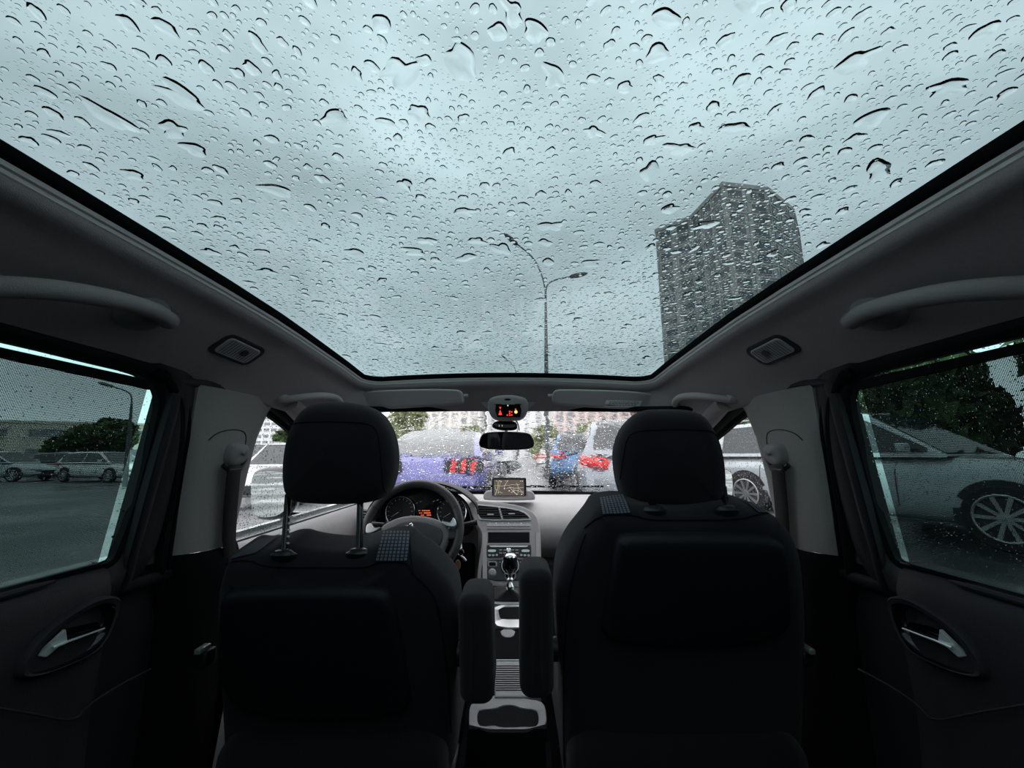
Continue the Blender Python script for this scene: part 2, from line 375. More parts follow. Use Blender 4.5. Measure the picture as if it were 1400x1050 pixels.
def PL(side):    # side-window plane
    return Vector((side * .70, 0, -.185)), Vector((.33, 0, side * .045)).normalized()
def xw(z): return .70 - .045 * (z + .185) / .33
def spix(u, v, side=-1, dx=0):
    p0, nn = PL(side); return pixpl(u, v, p0 + Vector((side * dx, 0, 0)), nn)
CC = 690       # the photograph's mirror axis near the doors
rear_pts = [spix(u, v) for u, v in ((0, 465), (60, 479), (120, 494), (170, 506))]
corner = [spix(u, v) for u, v in ((170, 506), (196, 514), (214, 529), (219, 550), (213, 580), (200, 632))]
corner = chaikin(corner, 3, False)
low = [spix(u, v) for u, v in ((185, 688), (170, 730), (161, 752))]
cl = chaikin([spix(161, 752), spix(155, 766), spix(140, 771)], 2, False)
RW = [Vector((0, -.6, .150)), Vector((0, -.3, .150)), Vector((0, -.05, .149))] + rear_pts[:-1] + corner + low[:-1] + cl + [Vector((0, p, -.187)) for p in (.5, .3, .1, -.1, -.3, -.6)]
FW = [(.80, .134), (.92, .133), (1.0, .128)]
FW = [Vector((0, *p)) for p in FW] + chaikin([Vector((0, 1.0, .128)), Vector((0, 1.06, .118)), Vector((0, 1.14, .095))], 2, False)[1:] + [Vector((0, *p)) for p in ((1.4, .01), (1.7, -.09), (1.95, -.175), (2.03, -.21), (2.0, -.224), (1.7, -.224), (1.4, -.224), (1.1, -.224), (.80, -.224))]
def frame_rings(loop, side, prof):
    N = len(loop); rings = []
    ar = sum(loop[i].y * loop[(i + 1) % N].z - loop[(i + 1) % N].y * loop[i].z for i in range(N)); sg = 1 if ar > 0 else -1
    for off, inn in prof:
        r_ = []
        for i in range(N):
            t = loop[(i + 1) % N] - loop[i - 1]; t = Vector((t.y, t.z)).normalized(); nn = Vector((t.y, -t.x)) * sg
            y, z = loop[i].y + nn.x * off, loop[i].z + nn.y * off
            r_.append(Vector((side * (xw(z) - inn), y, z)))
        r_.append(r_[0]); rings.append(r_)
    return rings
def inpoly(y, z, loop):
    c = False; N = len(loop)
    for i in range(N):
        a, b = loop[i], loop[i - 1]
        if (a.z > z) != (b.z > z) and y < (b.y - a.y) * (z - a.z) / (b.z - a.z) + a.y: c = not c
    return c

SIDES = {-1: 'left', 1: 'right'}
nwin = {(-1, 'r'): 3, (1, 'r'): 4, (-1, 'f'): 5, (1, 'f'): 6}
for sd in (-1, 1):
    nm = SIDES[sd]
    # panes
    for key, loop, mat, txt in (('r', RW, 'side_glass', 'tinted rear %s door window spattered with rain'), ('f', FW, 'front_side_glass', 'clear front %s door window spattered with rain')):
        g = MB(); g.add([Vector((sd * (xw(p.z) + .008), p.y, p.z)) for p in loop], [tuple(range(len(loop)))])
        w = struct(g.build('window_%d' % nwin[(sd, key)], mat, smooth=0), txt % nm, 'window')
        g = MB(); g.loft(frame_rings(loop, sd, [(-.001, -.012), (-.001, .000), (.003, .002), (.010, .002), (.013, .000)]), False, False)
        g.build('window_seal', 'rubber', w)
    # rear door: frame, panel, sill
    di = 1 if sd < 0 else 2
    d = MB()
    Yf = [-1.3, -.9, -.5, -.2, .1, .35, .55, .68, .735, .752]
    prof = [(-.187, .012), (-.190, -.004), (-.200, -.018), (-.225, -.027), (-.30, -.030), (-.42, -.026), (-.52, -.034), (-.60, -.042), (-.70, -.040), (-.90, -.020)]
    rows = []
    for i, Y in enumerate(Yf):
        e_ = [0] * 8 + [.006, .03]
        rows.append([Vector((sd * (.70 + o + e_[i]), Y, z)) for z, o in prof])
    d.loft(rows, False, False)
    DP = d.bvh()
    door = struct(d.build('door_%d' % di, 'door_dark', smooth=50), 'dark %s rear door panel with chrome pull' % nm, 'door')
    g = MB(); g.loft(frame_rings(RW, sd, [(.010, .000), (.013, .004), (.024, .008), (.030, .013), (.055, .012), (.075, .006), (.085, -.02)]), False, False)
    g.build('window_frame', 'frame_dark', door, smooth=50)
    g = MB(); g.tube([Vector((sd * .690, y, -.1885)) for y in (-.6, 0, .3, .5, .60, .63)], [.006] * 5 + [.003], 8); g.build('sill_seal', 'rubber', door)
    g = MB(); g.tube([Vector((sd * .683, y, -.1895)) for y in (-.6, 0, .3, .5, .61, .645)], [.005] * 5 + [.003], 8); g.build('sill_ridge', 'door_dark', door)
    # handle bezel, recess, lever (measured on the left door, mirrored to the right)
    def dp(u, v, lift=0):
        p = pix(u, v, x=-.672); return Vector((sd * (.672 - lift), p.y, p.z))
    out = [(160, 816), (138, 815), (114, 824), (84, 842), (58, 860), (38, 880), (23, 902), (14, 925), (25, 929), (58, 922), (90, 909), (116, 897), (132, 884), (145, 865), (155, 838)]
    L0 = [pix(u, v, x=-.672) for u, v in out]; L0 = chaikin([(p.y, p.z, 0) for p in L0], 2)
    def yz(a, b_, c): return Vector((sd * (.670 + c), a, b_))
    g = MB(); cy = sum(p.x for p in L0) / len(L0); cz = sum(p.y for p in L0) / len(L0)
    sc = lambda s, ox, up=0, fy=0: [Vector((sd * (.670 + ox), cy + (p.x - cy) * s + fy, cz + (p.y - cz) * s + up)) for p in L0]
    g.loft([sc(1.02, .006), sc(1.0, -.006), sc(.95, -.010), sc(.86, -.008, -.003, .002)], False, True)
    bz = g.build('handle_bezel', 'door_dark', door, smooth=60)
    g = MB(); g.loft([sc(.87, -.008, -.003, .002), sc(.80, .004, -.003, .002), sc(.3, .016, -.003), sc(.05, .016, -.003)], False, True)
    g.build('handle_recess', 'gloss_black', bz, smooth=60)
    g = MB()
    for k in range(3):
        pass
    lev = [dp(50, 897, .002), dp(60, 881, .010), dp(78, 860, .014), dp(82, 876, .012), dp(70, 886, .010), dp(58, 899, .006)]
    g.prism(lev, (sd * .006, 0, 0)); g.build('pull_lever', 'handle_chrome', bz, smooth=0, bevel=.0012)
    g = MB(); g.tube([dp(60, 886, .013), dp(82, 876.5, .014), dp(110, 867, .013), dp(133, 859, .012)], [.0022, .0018, .0015, .0012], 6); g.build('pull_edge', 'handle_chrome', bz)
    g = MB(); g.prism([dp(60, 882, .006), dp(78, 861, .008), dp(130, 850, .005), dp(133, 859, .006), dp(82, 877, .008)], (sd * .004, 0, 0)); g.build('pull_cup', 'gloss_black', bz, smooth=0)
    # door pocket crease
    pts = [pix(u, v, x=-.665) for u, v in ((-60, 960), (40, 975), (100, 988), (118, 965), (160, 938), (205, 915))]
    g = MB(); g.tube([Vector((sd * (.664), p.y, p.z)) for p in chaikin(pts, 2, False)], .0018, 6); g.build('pocket_crease', 'door_dark', door)
    # door jamb between rear door and pillar
    g = MB(); g.grid(lambda i, j: Vector((sd * (xw(lerp(-.9, .14, j)) + .020 if j > .6 else sd * .722), lerp(.70, .98, i), lerp(-.9, .14, j))) if False else Vector((sd * (.715 if lerp(-.9, .15, j) < -.185 else xw(lerp(-.9, .15, j)) + .014), lerp(interp(lerp(-.9, .15, j), [-.9, -.25, -.19, .15], [.70, .70, .785, .785]), .90, i), lerp(-.9, .15, j))), 4, 20)
    jm = struct(g.build('trim_%d' % (3 if sd < 0 else 4), 'frame_dark'), 'dark %s door jamb with rubber seal' % nm, 'door jamb')
    for k, (o, rr_) in enumerate(((0, .009), (.022, .006))):
        pts = [spix(u + o * 480, v) for u, v in ((208, 507), (228, 522), (241, 550), (243, 585), (237, 640), (226, 700), (216, 760), (213, 800), (213, 900), (214, 1050))]
        g = MB(); g.tube([Vector((sd * (abs(p.x) - .006), p.y, p.z)) for p in chaikin(pts, 2, False)], rr_, 8); g.build('seal_bead', 'rubber', jm)
    # B pillar trim
    rowsP = [((272, 526), (376, 550)), ((266, 560), (366, 564)), ((260, 600), (351, 600)), ((252, 650), (338, 650)), ((244, 700), (327, 700)), ((237, 752), (319, 737)), ((236, 760), (318.5, 742))]
    rings = []
    for (a, b_) in rowsP:
        A = spix(*a, dx=-.012); B_ = spix(*b_, dx=-.012); r_ = []
        for t in np.linspace(0, 1, 11):
            p = A.lerp(B_, t); inn = .020 * math.sin(PI * t) ** .6
            r_.append(Vector((sd * (abs(p.x) - inn), p.y, p.z)))
        r_ = [Vector((sd * (abs(r_[0].x) + .03), r_[0].y - .002, r_[0].z))] + r_ + [Vector((sd * (abs(r_[-1].x) + .035), r_[-1].y + .004, r_[-1].z))]
        rings.append(r_)
    g = MB(); g.loft(rings, False, False); pb = g.bvh()
    pil = struct(g.build('trim_%d' % (1 if sd < 0 else 2), 'pillar_grey', smooth=60), 'light grey %s pillar trim beside the seat belt' % nm, 'pillar trim')
    pts = [(285, 602), (296, 592), (314, 587), (330, 588), (337, 594), (335, 612), (328, 650), (320, 672), (309, 680)]
    P_ = []
    for p in chaikin([(a, b, 0) for a, b in pts], 2, False):
        d_ = ray(p.x, p.y).normalized(); d_.x *= -sd; h = pb.ray_cast(Vector((-sd * CAMX, 0, 0)), d_)
        if h[0] is not None: P_.append(h[0] - d_ * .0005)
    g = MB(); g.tube(P_, .0014, 6); g.build('slot_line', 'black_plastic', pil)
    rings = []
    A = spix(236, 759, dx=-.006); B_ = spix(319, 741, dx=-.006)
    for z in (-.238, -.25, -.30, -.5, -.93):
        r_ = []
        for t in np.linspace(0, 1, 9):
            p = A.lerp(B_, t); zz = p.z if z > -.24 else z
            r_.append(Vector((sd * (.690 - .030 * math.sin(PI * t) ** .5 - (.012 if -.3 < z < -.24 else 0)), p.y + (.03 if t == 1 and z < -.3 else 0), zz)))
        rings.append([Vector((sd * .73, r_[0].y, r_[0].z))] + r_ + [Vector((sd * .73, r_[-1].y, r_[-1].z))])
    g = MB(); g.loft(rings, False, False); struct(g.build('trim_%d' % (5 if sd < 0 else 6), 'lower_dark', smooth=60), 'black lower %s pillar trim' % nm, 'pillar trim')
    # front door panel
    rows = []
    for Y in (1.03, 1.1, 1.3, 1.5, 1.7, 1.9, 2.1, 2.3):
        rows.append([Vector((sd * (.70 + o), Y, z)) for z, o in ((-.224, .012), (-.226, -.002), (-.236, -.022), (-.262, -.040), (-.31, -.046), (-.36, -.040), (-.42, -.028), (-.55, -.05), (-.9, -.02))])
    g = MB(); g.loft(rows, False, False); fd = struct(g.build('door_%d' % (3 if sd < 0 else 4), 'dash_grey', smooth=50), 'grey %s front door panel' % nm, 'door')
    P_ = chaikin([(1.20, -.272, 0), (1.36, -.268, 0), (1.37, -.30, 0), (1.33, -.345, 0), (1.20, -.345, 0)], 2)
    g = MB(); g.ring([Vector((sd * .652, p.x, p.y)) for p in P_], .006, 8); hb = g.build('handle_bezel', 'dash_grey', fd)
    g = MB(); g.prism([Vector((sd * .653, p.x, p.y)) for p in P_], (sd * .004, 0, 0)); g.build('handle_recess', 'gloss_black', hb)
    g = MB(); g.loft(frame_rings(FW, sd, [(.010, .004), (.014, .012), (.028, .016), (.040, .012), (.05, -.02)]), False, False); g.build('window_frame', 'frame_dark', fd, smooth=50)
    # A pillar
    g = MB(); g.tube([Vector((sd * x, y, z)) for x, y, z in ((.605, 1.09, .142), (.615, 1.17, .122), (.632, 1.40, .045), (.66, 1.7, -.06), (.70, 2.02, -.17), (.71, 2.14, -.215))], [.022, .026, .028, .030, .034, .036], 10)
    struct(g.build('trim_%d' % (7 if sd < 0 else 8), 'headliner', smooth=60), 'slim grey %s windscreen pillar' % nm, 'pillar trim')
    # outer skin
    g = MB()
    for (Y0, Y1, z0, z1) in ((-1.36, 2.42, -.93, -.215), (-1.36, -.55, -.22, .16)): g.box((sd * .775, (Y0 + Y1) / 2, (z0 + z1) / 2), (.02, Y1 - Y0, z1 - z0))
    g.box((sd * .745, .25, -.205), (.07, 1.4, .02)); g.box((sd * .745, 1.5, -.236), (.07, 1.3, .02)); g.box((sd * .735, .90, .0), (.02, .05, .44))
    struct(g.build('wall_%s' % nm, 'paint_grey', smooth=0), 'outer %s side panel of the car' % nm, 'car side')

# windscreen
def wsp(s, t):
    top = Vector((.600 * s, 1.505 - .30 * abs(s) ** 2.4, .170 - .035 * s * s)); bot = Vector((.735 * s, 2.40 - .24 * s * s, -.212))
    p = top.lerp(bot, t); return p + Vector((0, .03, .03)) * math.sin(PI * t) * .6
NU, NV = 36, 18
g = MB(); gi = lambda i, j: wsp(i * 2 - 1, j)
g.grid(gi, NU, NV); nf = len(g.f); g.grid(lambda i, j: gi(i, j) + Vector((0, .0030, .0046)), NU, NV)
ws = bpy.data.meshes.new('window_2'); ws.from_pydata([tuple(p) for p in g.v], [], g.f); ws.materials.append(M['screen_inner']); ws.materials.append(M['screen_outer'])
ws.polygons.foreach_set('material_index', [0] * nf + [1] * nf); ws.update()
a_, b_ = ws.polygons[0].normal.y, ws.polygons[nf].normal.y
import bmesh
bm = bmesh.new(); bm.from_mesh(ws); bm.faces.ensure_lookup_table()
for i, f in enumerate(bm.faces):
    want = -1 if i < nf else 1
    if f.normal.y * want < 0: f.normal_flip()
bm.to_mesh(ws); bm.free(); ws.shade_smooth()
wso = bpy.data.objects.new('window_2', ws); C.objects.link(wso); ORG['window_2'] = Vector(); struct(wso, 'rain-covered windscreen over the dashboard', 'window')
g = MB(); g.tube([wsp(s, 1.0) + Vector((0, -.005, .0)) for s in np.linspace(-1, 1, 25)], .010, 8); g.build('window_seal', 'rubber', wso)
g = MB(); g.tube([wsp(s, 0) + Vector((0, 0, .006)) for s in np.linspace(-1, 1, 25)], .009, 8); g.build('window_seal', 'rubber', wso)
g = MB()
for s in (-1, 1): g.tube([wsp(s, t) for t in np.linspace(0, 1, 10)], .014, 8)
g.build('window_seal', 'rubber', wso)
# registration-permit sticker outline at the screen's foot, toll tag left of the mirror
# bulkhead, cowl, bonnet
g = MB(); g.box((0, 2.44, -.58), (1.5, .03, .72)); struct(g.build('wall_front', 'lower_dark'), 'black bulkhead under the windscreen', 'bulkhead')
g = MB(); g.loft([[Vector((x, 2.46 + .95 * t, -.235 - .10 * t - .08 * t * t - .16 * abs(x / .78) ** 4)) for x in np.linspace(-.78, .78, 15)] for t in np.linspace(0, 1, 9)], False, False)
struct(g.build('bonnet', 'paint_grey', smooth=60, solid=.004), "grey bonnet of the car beyond the windscreen", 'bonnet')
wp = thing('windscreen_wiper', 'black wiper arm lying along the foot of the windscreen', 'wiper', (-.1, 2.40, -.2))
g = MB(); g.tube([Vector((.55, 2.375, -.178)), Vector((.1, 2.425, -.182)), Vector((-.4, 2.415, -.187))], .006, 6); g.build('blade', 'rubber', wp)
g = MB(); g.tube([Vector((-.45, 2.44, -.20)), Vector((0, 2.43, -.172)), Vector((.1, 2.43, -.176))], .007, 6); g.build('arm', 'black_plastic', wp)

# ------------------------------------------------------------------ rain drops: domes of water standing on the outside of the panes
def drop_mesh(name, items, surf, label, cat, parent=None):
    """items: (a, b, R, irregular, M, K, stretch, angle); surf(a, b) -> point, outward normal"""
    V_ = []; F_ = []; base = 0
    for (a, b, R, irr, Mn, K, stt, ang) in items:
        th = np.linspace(0, 2 * PI, Mn, endpoint=False); rad = np.ones(Mn)
        for h in (2, 3, 4, 5): rad += irr / h ** .7 * rng.uniform(-1, 1) * np.cos(h * th + rng.uniform(0, 6.3))
        rad = np.clip(rad, .35, 2) * R
        p, nn, u, w = surf(a, b)
        cx_ = np.cos(th) * rad * stt; cy_ = np.sin(th) * rad / stt
        ca, sa = math.cos(ang), math.sin(ang); ex = cx_ * ca - cy_ * sa; ey = cx_ * sa + cy_ * ca
        H = min(R * .42, .0026) * rng.uniform(.8, 1.15)
        for k in range(K):
            q = 1 - k / K; hh = H * (1 - q ** 2.6) ** .8 if k else 0
            V_.append(p[None] + u[None] * (ex * q)[:, None] + w[None] * (ey * q)[:, None] + nn[None] * (hh + .0002))
        V_.append((p + nn * (H + .0002))[None])
        top = base + K * Mn
        F_.append(tuple(base + j for j in reversed(range(Mn))))
        for k in range(K - 1):
            o_ = base + k * Mn
            for j in range(Mn): j2 = (j + 1) % Mn; F_.append((o_ + j, o_ + j2, o_ + Mn + j2, o_ + Mn + j))
        o_ = base + (K - 1) * Mn
        for j in range(Mn): F_.append((o_ + j, o_ + (j + 1) % Mn, top))
        base = top + 1
    V_ = np.concatenate(V_)
    me = bpy.data.meshes.new(name); me.from_pydata(V_.tolist(), [], F_); me.materials.append(M['water']); me.shade_smooth(); me.set_sharp_from_angle(angle=math.radians(50)); me.update()
    o = bpy.data.objects.new(name, me); C.objects.link(o); ORG[o.name] = Vector(); tag(o, label, cat, kind='stuff'); return o
def scatter(area, classes, first=()):
    """area(): random (a, b) or None; classes: (count, Rmin, Rmax, irr, Mn, K, stretch); larger first, no overlaps"""
    cell = .008; gridh = {}; out = []
    for (a, b, R, ang) in first:
        gridh.setdefault((int(a // cell), int(b // cell)), []).append((a, b, R)); out.append((a, b, R, .42, 26, 6, 1.28, ang))
    for (cnt, r0, r1, irr, Mn, K, stt) in classes:
        for _ in range(cnt):
            R = r0 + (r1 - r0) * rng.random() ** 2.2
            for _try in range(6):
                q = area()
                if q is None: continue
                a, b = q; rr_ = R * 1.12; ok = True; ka, kb = int(a // cell), int(b // cell); s_ = int((rr_ + .012) // cell) + 1
                for i in range(ka - s_, ka + s_ + 1):
                    for j in range(kb - s_, kb + s_ + 1):
                        for (x2, y2, r2) in gridh.get((i, j), ()):
                            if (x2 - a) ** 2 + (y2 - b) ** 2 < (rr_ + r2) ** 2: ok = False; break
                        if not ok: break
                    if not ok: break
                if ok:
                    gridh.setdefault((ka, kb), []).append((a, b, rr_)); out.append((a, b, R, irr, Mn, K, 1 + rng.random() * stt, rng.uniform(0, PI))); break
    return out
def roof_surf(a, b):
    return np.array((a, b, roofz(a, b) + .0062)), np.array((0, 0, 1.)), np.array((1., 0, 0)), np.array((0, 1., 0))
ra = lambda: (rng.uniform(-.47, .47), .10 + 1.23 * rng.random())
it = scatter(ra, [(110, .0075, .016, .42, 22, 5, .35), (900, .0040, .0075, .26, 16, 5, .3), (4800, .0020, .0042, .16, 12, 4, .25), (19000, .0007, .0018, .06, 8, 3, .1)], [(pix(u, v, z=.312).x, pix(u, v, z=.312).y, R, math.radians(a)) for u, v, R, a in ((548, 112, .0150, -25), (631, 100, .0150, 80), (757, 116, .0105, 60), (247, 134, .0150, 40), (455, 172, .0120, -30), (376, 264, .0150, 20), (912, 36, .0090, 20), (700, 30, .0085, 50), (732, 55, .0090, 40), (813, 192, .0085, 20), (685, 350, .0170, 70), (565, 352, .0160, 10), (1005, 182, .011, 0), (930, 212, .0120, 0), (1030, 8, .010, 10), (265, 205, .0110, -10), (236, 178, .0120, -20), (635, 300, .0120, 0))])
drop_mesh('raindrops', it, roof_surf, 'raindrops standing all over the tinted glass roof', 'raindrops')
for sd in (-1, 1):
    for loop, nm2, cls, yr in ((RW, 'rear', [(90, .0016, .003, .2, 9, 3, .3), (5200 if sd > 0 else 3000, .0006, .0016, .1, 7, 2, .3)], (.05, .76)), (FW, 'front', [(60, .002, .003, .2, 9, 3, .3), (4200, .0008, .0020, .12, 7, 3, .3)], (.95, 1.85))):
        def ar(loop=loop, yr=yr):
            a, b = rng.uniform(*yr), rng.uniform(-.22, .15)
            return (a, b) if inpoly(a, b, loop) else None
        def sf(a, b, sd=sd):
            nn = np.array((sd * .99, 0, .135)); return np.array((sd * (xw(b) + .0086), a, b)), nn, np.array((0, 1., 0)), np.array((-sd * .136, 0, .99))
        drop_mesh('raindrops', scatter(ar, cls), sf, 'raindrops on the %s %s door window' % (nm2, SIDES[sd]), 'raindrops')

def wsf(a, b):      # a across, b down the screen, both in metres
    p = wsp(a / .70, b / .95); q1 = wsp(a / .70 + .01, b / .95) - p; q2 = wsp(a / .70, b / .95 + .01) - p
    nn = q1.cross(q2); nn = (nn if nn.y > 0 else -nn).normalized(); u = q1.normalized(); w = nn.cross(u)
    return np.array(p) + np.array((0, .0030, .0046)) + np.array(nn) * .0004, np.array(nn), np.array(u), np.array(w)
it = scatter(lambda: (rng.uniform(-.55, .62), rng.uniform(.05, .94)), [(180, .004, .008, .35, 12, 3, .5), (1500, .002, .004, .25, 9, 3, .4), (6000, .0009, .002, .12, 7, 2, .3)])
drop_mesh('raindrops', it, wsf, 'raindrops and smears of water on the windscreen', 'raindrops')

# ================================================================== SEATS
def seat(name, label, side_c, base_y, outline, hr_out, hr_y, patches, panel, posts, arm, post_notch, low_hr):
    tilt = math.radians(13); S = Vector((0, -math.sin(tilt), math.cos(tilt))); N = Vector((0, math.cos(tilt), math.sin(tilt)))
    p0 = Vector((0, base_y, -.15))
    Bs = lambda a, b, c: p0 + Vector((1, 0, 0)) * a + S * b + N * c
    def loc(u, v, c=0):
        p = pixpl(u, v, p0 + N * c, N) - p0; return (p.x, p.dot(S))
    root = thing(name, label, 'car seat', (side_c, base_y + .1, -.9))
    mid_u = sum(q[0] for q in outline) / len(outline)
    vt = min(q[1] for q in outline)
    lp = [(loc(u, v, .08 if (u - mid_u) * side_c < 0 and v < 1060 else 0)[0], loc(u, v, .10 * max(0, min(1, (vt + 42 - v) / 25)))[1]) for u, v in outline]
    x0, x1 = min(p[0] for p in lp), max(p[0] for p in lp)
    lp = chaikin([(a, b, 0) for a, b in lp], 3)
    g = MB(); cushion(g, lp, Bs, 0, .15, .045, bulge=.018, nr=6, bulge1=0)
    back = g.build('seat_back', 'fabric_dark', root, smooth=70); bv = g.bvh()
    # side bolster welt lines
    def onback(u, v, lift=.0015):
        d = ray(u, v).normalized(); h = bv.ray_cast(O0, d)
        return (h[0] + h[1] * (lift if h[1].dot(d) < 0 else -lift)) if h[0] is not None else None
    def welt(pts, parent=back, r=.0013, mat='rubber', nm2='seam'):
        P = [onback(*p) for p in densify(pts)]; P = [p for p in P if p is not None]
        if len(P) > 2: g = MB(); g.tube(P, r, 5); g.build(nm2, mat, parent)
    def densify(pts):
        P = chaikin([(a, b, 0) for a, b in pts], 2, False); return [(p.x, p.y) for p in P]
    for pts in patches['seams']: welt(pts)
    for poly in patches['polys']:
        # cloth inlay following the shoulder
        g = MB(); (a, b, c_, d_) = poly; nu = nv = 22; grid = {}; uvs = []
        for i in range(nu + 1):
            for j in range(nv + 1):
                u = (a[0] * (1 - i / nu) + b[0] * i / nu) * (1 - j / nv) + (d_[0] * (1 - i / nu) + c_[0] * i / nu) * j / nv
                v = (a[1] * (1 - i / nu) + b[1] * i / nu) * (1 - j / nv) + (d_[1] * (1 - i / nu) + c_[1] * i / nu) * j / nv
                p = onback(u, v, .0035)
                if p is not None: grid[(i, j)] = len(g.v); g.v.append(p); uvs.append((i / nu, j / nv))
        for i in range(nu):
            for j in range(nv):
                q = [(i, j), (i + 1, j), (i + 1, j + 1), (i, j + 1)]
                if all(k in grid for k in q):
                    P = [g.v[grid[k]] for k in q]
                    if max((P[0] - P[2]).length, (P[1] - P[3]).length) < .07: g.f.append(tuple(grid[k] for k in q))
        if g.f: o = g.build('checked_inlay', 'fabric_check', back, smooth=80); o['label'] = 'black and blue-grey checked cloth inlay'; uvl = o.data.uv_layers.new(name='weave'); uvl.data.foreach_set('uv', [c for lp_ in o.data.loops for c in uvs[lp_.vertex_index]])
    # hard back panel with map pocket
    pp = chaikin([(*loc(u, v, -.02), 0) for u, v in panel], 3)
    g = MB(); cushion(g, pp, Bs, -.030, .02, .016, bulge=.002, nr=5); g.build('back_panel', 'panel_dark', root, smooth=70)
    xc = (x0 + x1) / 2; w = (x1 - x0)
    b0 = -.80 - base_y * 0
    # seat base
    g = MB(); cushion(g, rrect(w * .92, .18, .06, 6, (xc, -.62)), lambda a, b, c: Vector((a, c, b)), base_y + .05, base_y + .55, .05, nr=4)
    g.build('seat_cushion', 'fabric_side', root, smooth=60)
    g = MB(); g.box((xc, base_y + .30, -.76), (w * .8, .40, .10)); g.build('seat_base', 'black_plastic', root, bevel=.02)
    for s in (-1, 1):
        g = MB(); g.box((xc + s * w * .36, base_y + .24, -.875), (.04, .62, .06)); g.build('seat_rail', 'satin_silver', root, bevel=.004)
    # head restraint
    hl = [pix(u, v, y=hr_y) for u, v in hr_out]; hl = chaikin([(p.x, p.z, 0) for p in hl], 3)
    cz = sum(p.y for p in hl) / len(hl)
    Bh = lambda a, b, c: Vector((a, hr_y + c - (b - cz) * .12, b))
    g = MB(); cushion(g, hl, Bh, 0, .115, .045, bulge=.010, nr=7); hr = g.build('headrest', 'fabric_dark', root, smooth=80); hb = g.bvh()
    hc = sum(p.x for p in hl) / len(hl)
    # stitched panel seam on the back of it
    zt = max(p.y for p in hl); zb = min(p.y for p in hl); hw = max(p.x for p in hl) - min(p.x for p in hl)
    q = [(-.475, .10), (-.470, .35), (-.455, .55), (-.42, .72), (-.35, .775), (-.2, .785), (0, .79), (.2, .785), (.35, .775), (.42, .72), (.455, .55), (.470, .35), (.475, .10)]
    P = []
    for a, b in chaikin_open(q):
        h = hb.ray_cast(Vector((hc + a * hw, hr_y - .3, zb + b * (zt - zb))), Vector((0, 1, 0)))
        if h[0] is not None: P.append(h[0] + Vector((0, -.0006, 0)))
    g = MB(); g.tube(P, .0012, 5); g.build('seam', 'rubber', hr)
    for k, (ub, vb, ut, vt) in enumerate(posts):
        B_ = onback(ub, vb, -.004) or pix(ub, vb, y=base_y + .045); T = Vector((pix(ut, vt, y=hr_y + .05).x, hr_y + .055, pix(ut, vt, y=hr_y + .05).z + .035))
        g = MB(); g.tube([B_ + Vector((0, 0, -.05)), B_, T], .0068, 12); po = g.build('headrest_post', 'gloss_black', root)
        if post_notch and k == 0:
            g = MB(); ax = (T - B_).normalized()
            for i in range(6):
                c_ = B_ + ax * (.008 + .014 * i) + Vector((.0062, -.002, 0)); g.lathe([(0, 0), (.004, .003), (0, .006)], c_, ax, 8)
            o = g.build('post_notch', 'label_white', po); o['label'] = 'bright notches down the post'
        up = Vector((0, -.45, 1)).normalized()
        g = MB(); g.loft([[B_ + Vector((math.cos(a) * r1, math.sin(a) * r1 * .62, 0)) + up * h for a in np.linspace(0, 2 * PI, 24, endpoint=False)] for r1, h in ((.020, -.030), (.0255, -.010), (.027, -.003), (.0255, .003), (.019, .0065), (.016, .011), (.0115, .0125), (.0085, .012))], True)
        g.build('post_guide', 'black_plastic', root, smooth=40)
    # folded-up armrest
    a0, a1, b0_, b1_, yy = arm
    A = pix(a0, b1_, y=yy); A.z = pix(a0, b0_, y=yy + .085).z; Bq = pix(a1, b1_, y=yy)
    g = MB(); cushion(g, rrect(Bq.x - A.x, A.z - Bq.z, .022, 5, ((A.x + Bq.x) / 2, (A.z + Bq.z) / 2)), lambda a, b, c: Vector((a + (b - Bq.z) * arm_lean[name], yy + c - (b - Bq.z) * .08, b)), 0, .13, .022, bulge=.004, nr=5)
    ar_ = g.build('armrest', 'fabric_side', root, smooth=70)
    hx = A.x if side_c < 0 else Bq.x
    g = MB(); g.lathe([(.001, 0), (.022, 0), (.022, .03), (.001, .03)], (hx - .015, yy + .09, Bq.z + .05), (1, 0, 0), 20); g.build('armrest_hinge', 'black_plastic', root)
    return root
def chaikin_open(q): return [(p.x, p.y) for p in chaikin([(a, b, 0) for a, b in q], 2, False)]
arm_lean = {'driver_seat': -.035, 'passenger_seat': .0}

R_out = [(812, 676), (850, 672), (895, 681), (960, 681), (1010, 672), (1052, 680), (1070, 692), (1080, 716), (1104, 748), (1113, 796), (1117, 887), (1112, 990), (1108, 1120), (768, 1120), (766, 985), (758, 887), (757, 806), (771, 760), (799, 722), (804, 694)]
seat('passenger_seat', 'black fabric front passenger seat, its headrest pushed right down', .38, .80, R_out,
     [(848, 624), (855, 666), (867, 694), (884, 703), (934, 706), (992, 705), (1006, 692), (1006, 655), (998, 613), (984, 584), (970, 566), (950, 558), (913, 557), (882, 558), (862, 577), (852, 598)], .83,
     dict(polys=[((820, 682), (852, 677), (862, 702), (824, 704)), ((1012, 682), (1050, 684), (1073, 701), (1036, 702))],
          seams=[[(800, 722), (822, 704), (862, 703), (885, 711), (935, 711), (1010, 711), (1036, 703), (1072, 702)], [(801, 730), (790, 760), (778, 810), (772, 880), (771, 960), (772, 1048)]]),
     [(842, 744), (850, 735), (880, 733), (960, 733), (1040, 734), (1066, 738), (1076, 752), (1080, 800), (1083, 886), (822, 886), (828, 830)],
     [(893, 697, 893, 690), (993, 697, 993, 690)], (711, 759, 762, 962, .80), False, True)
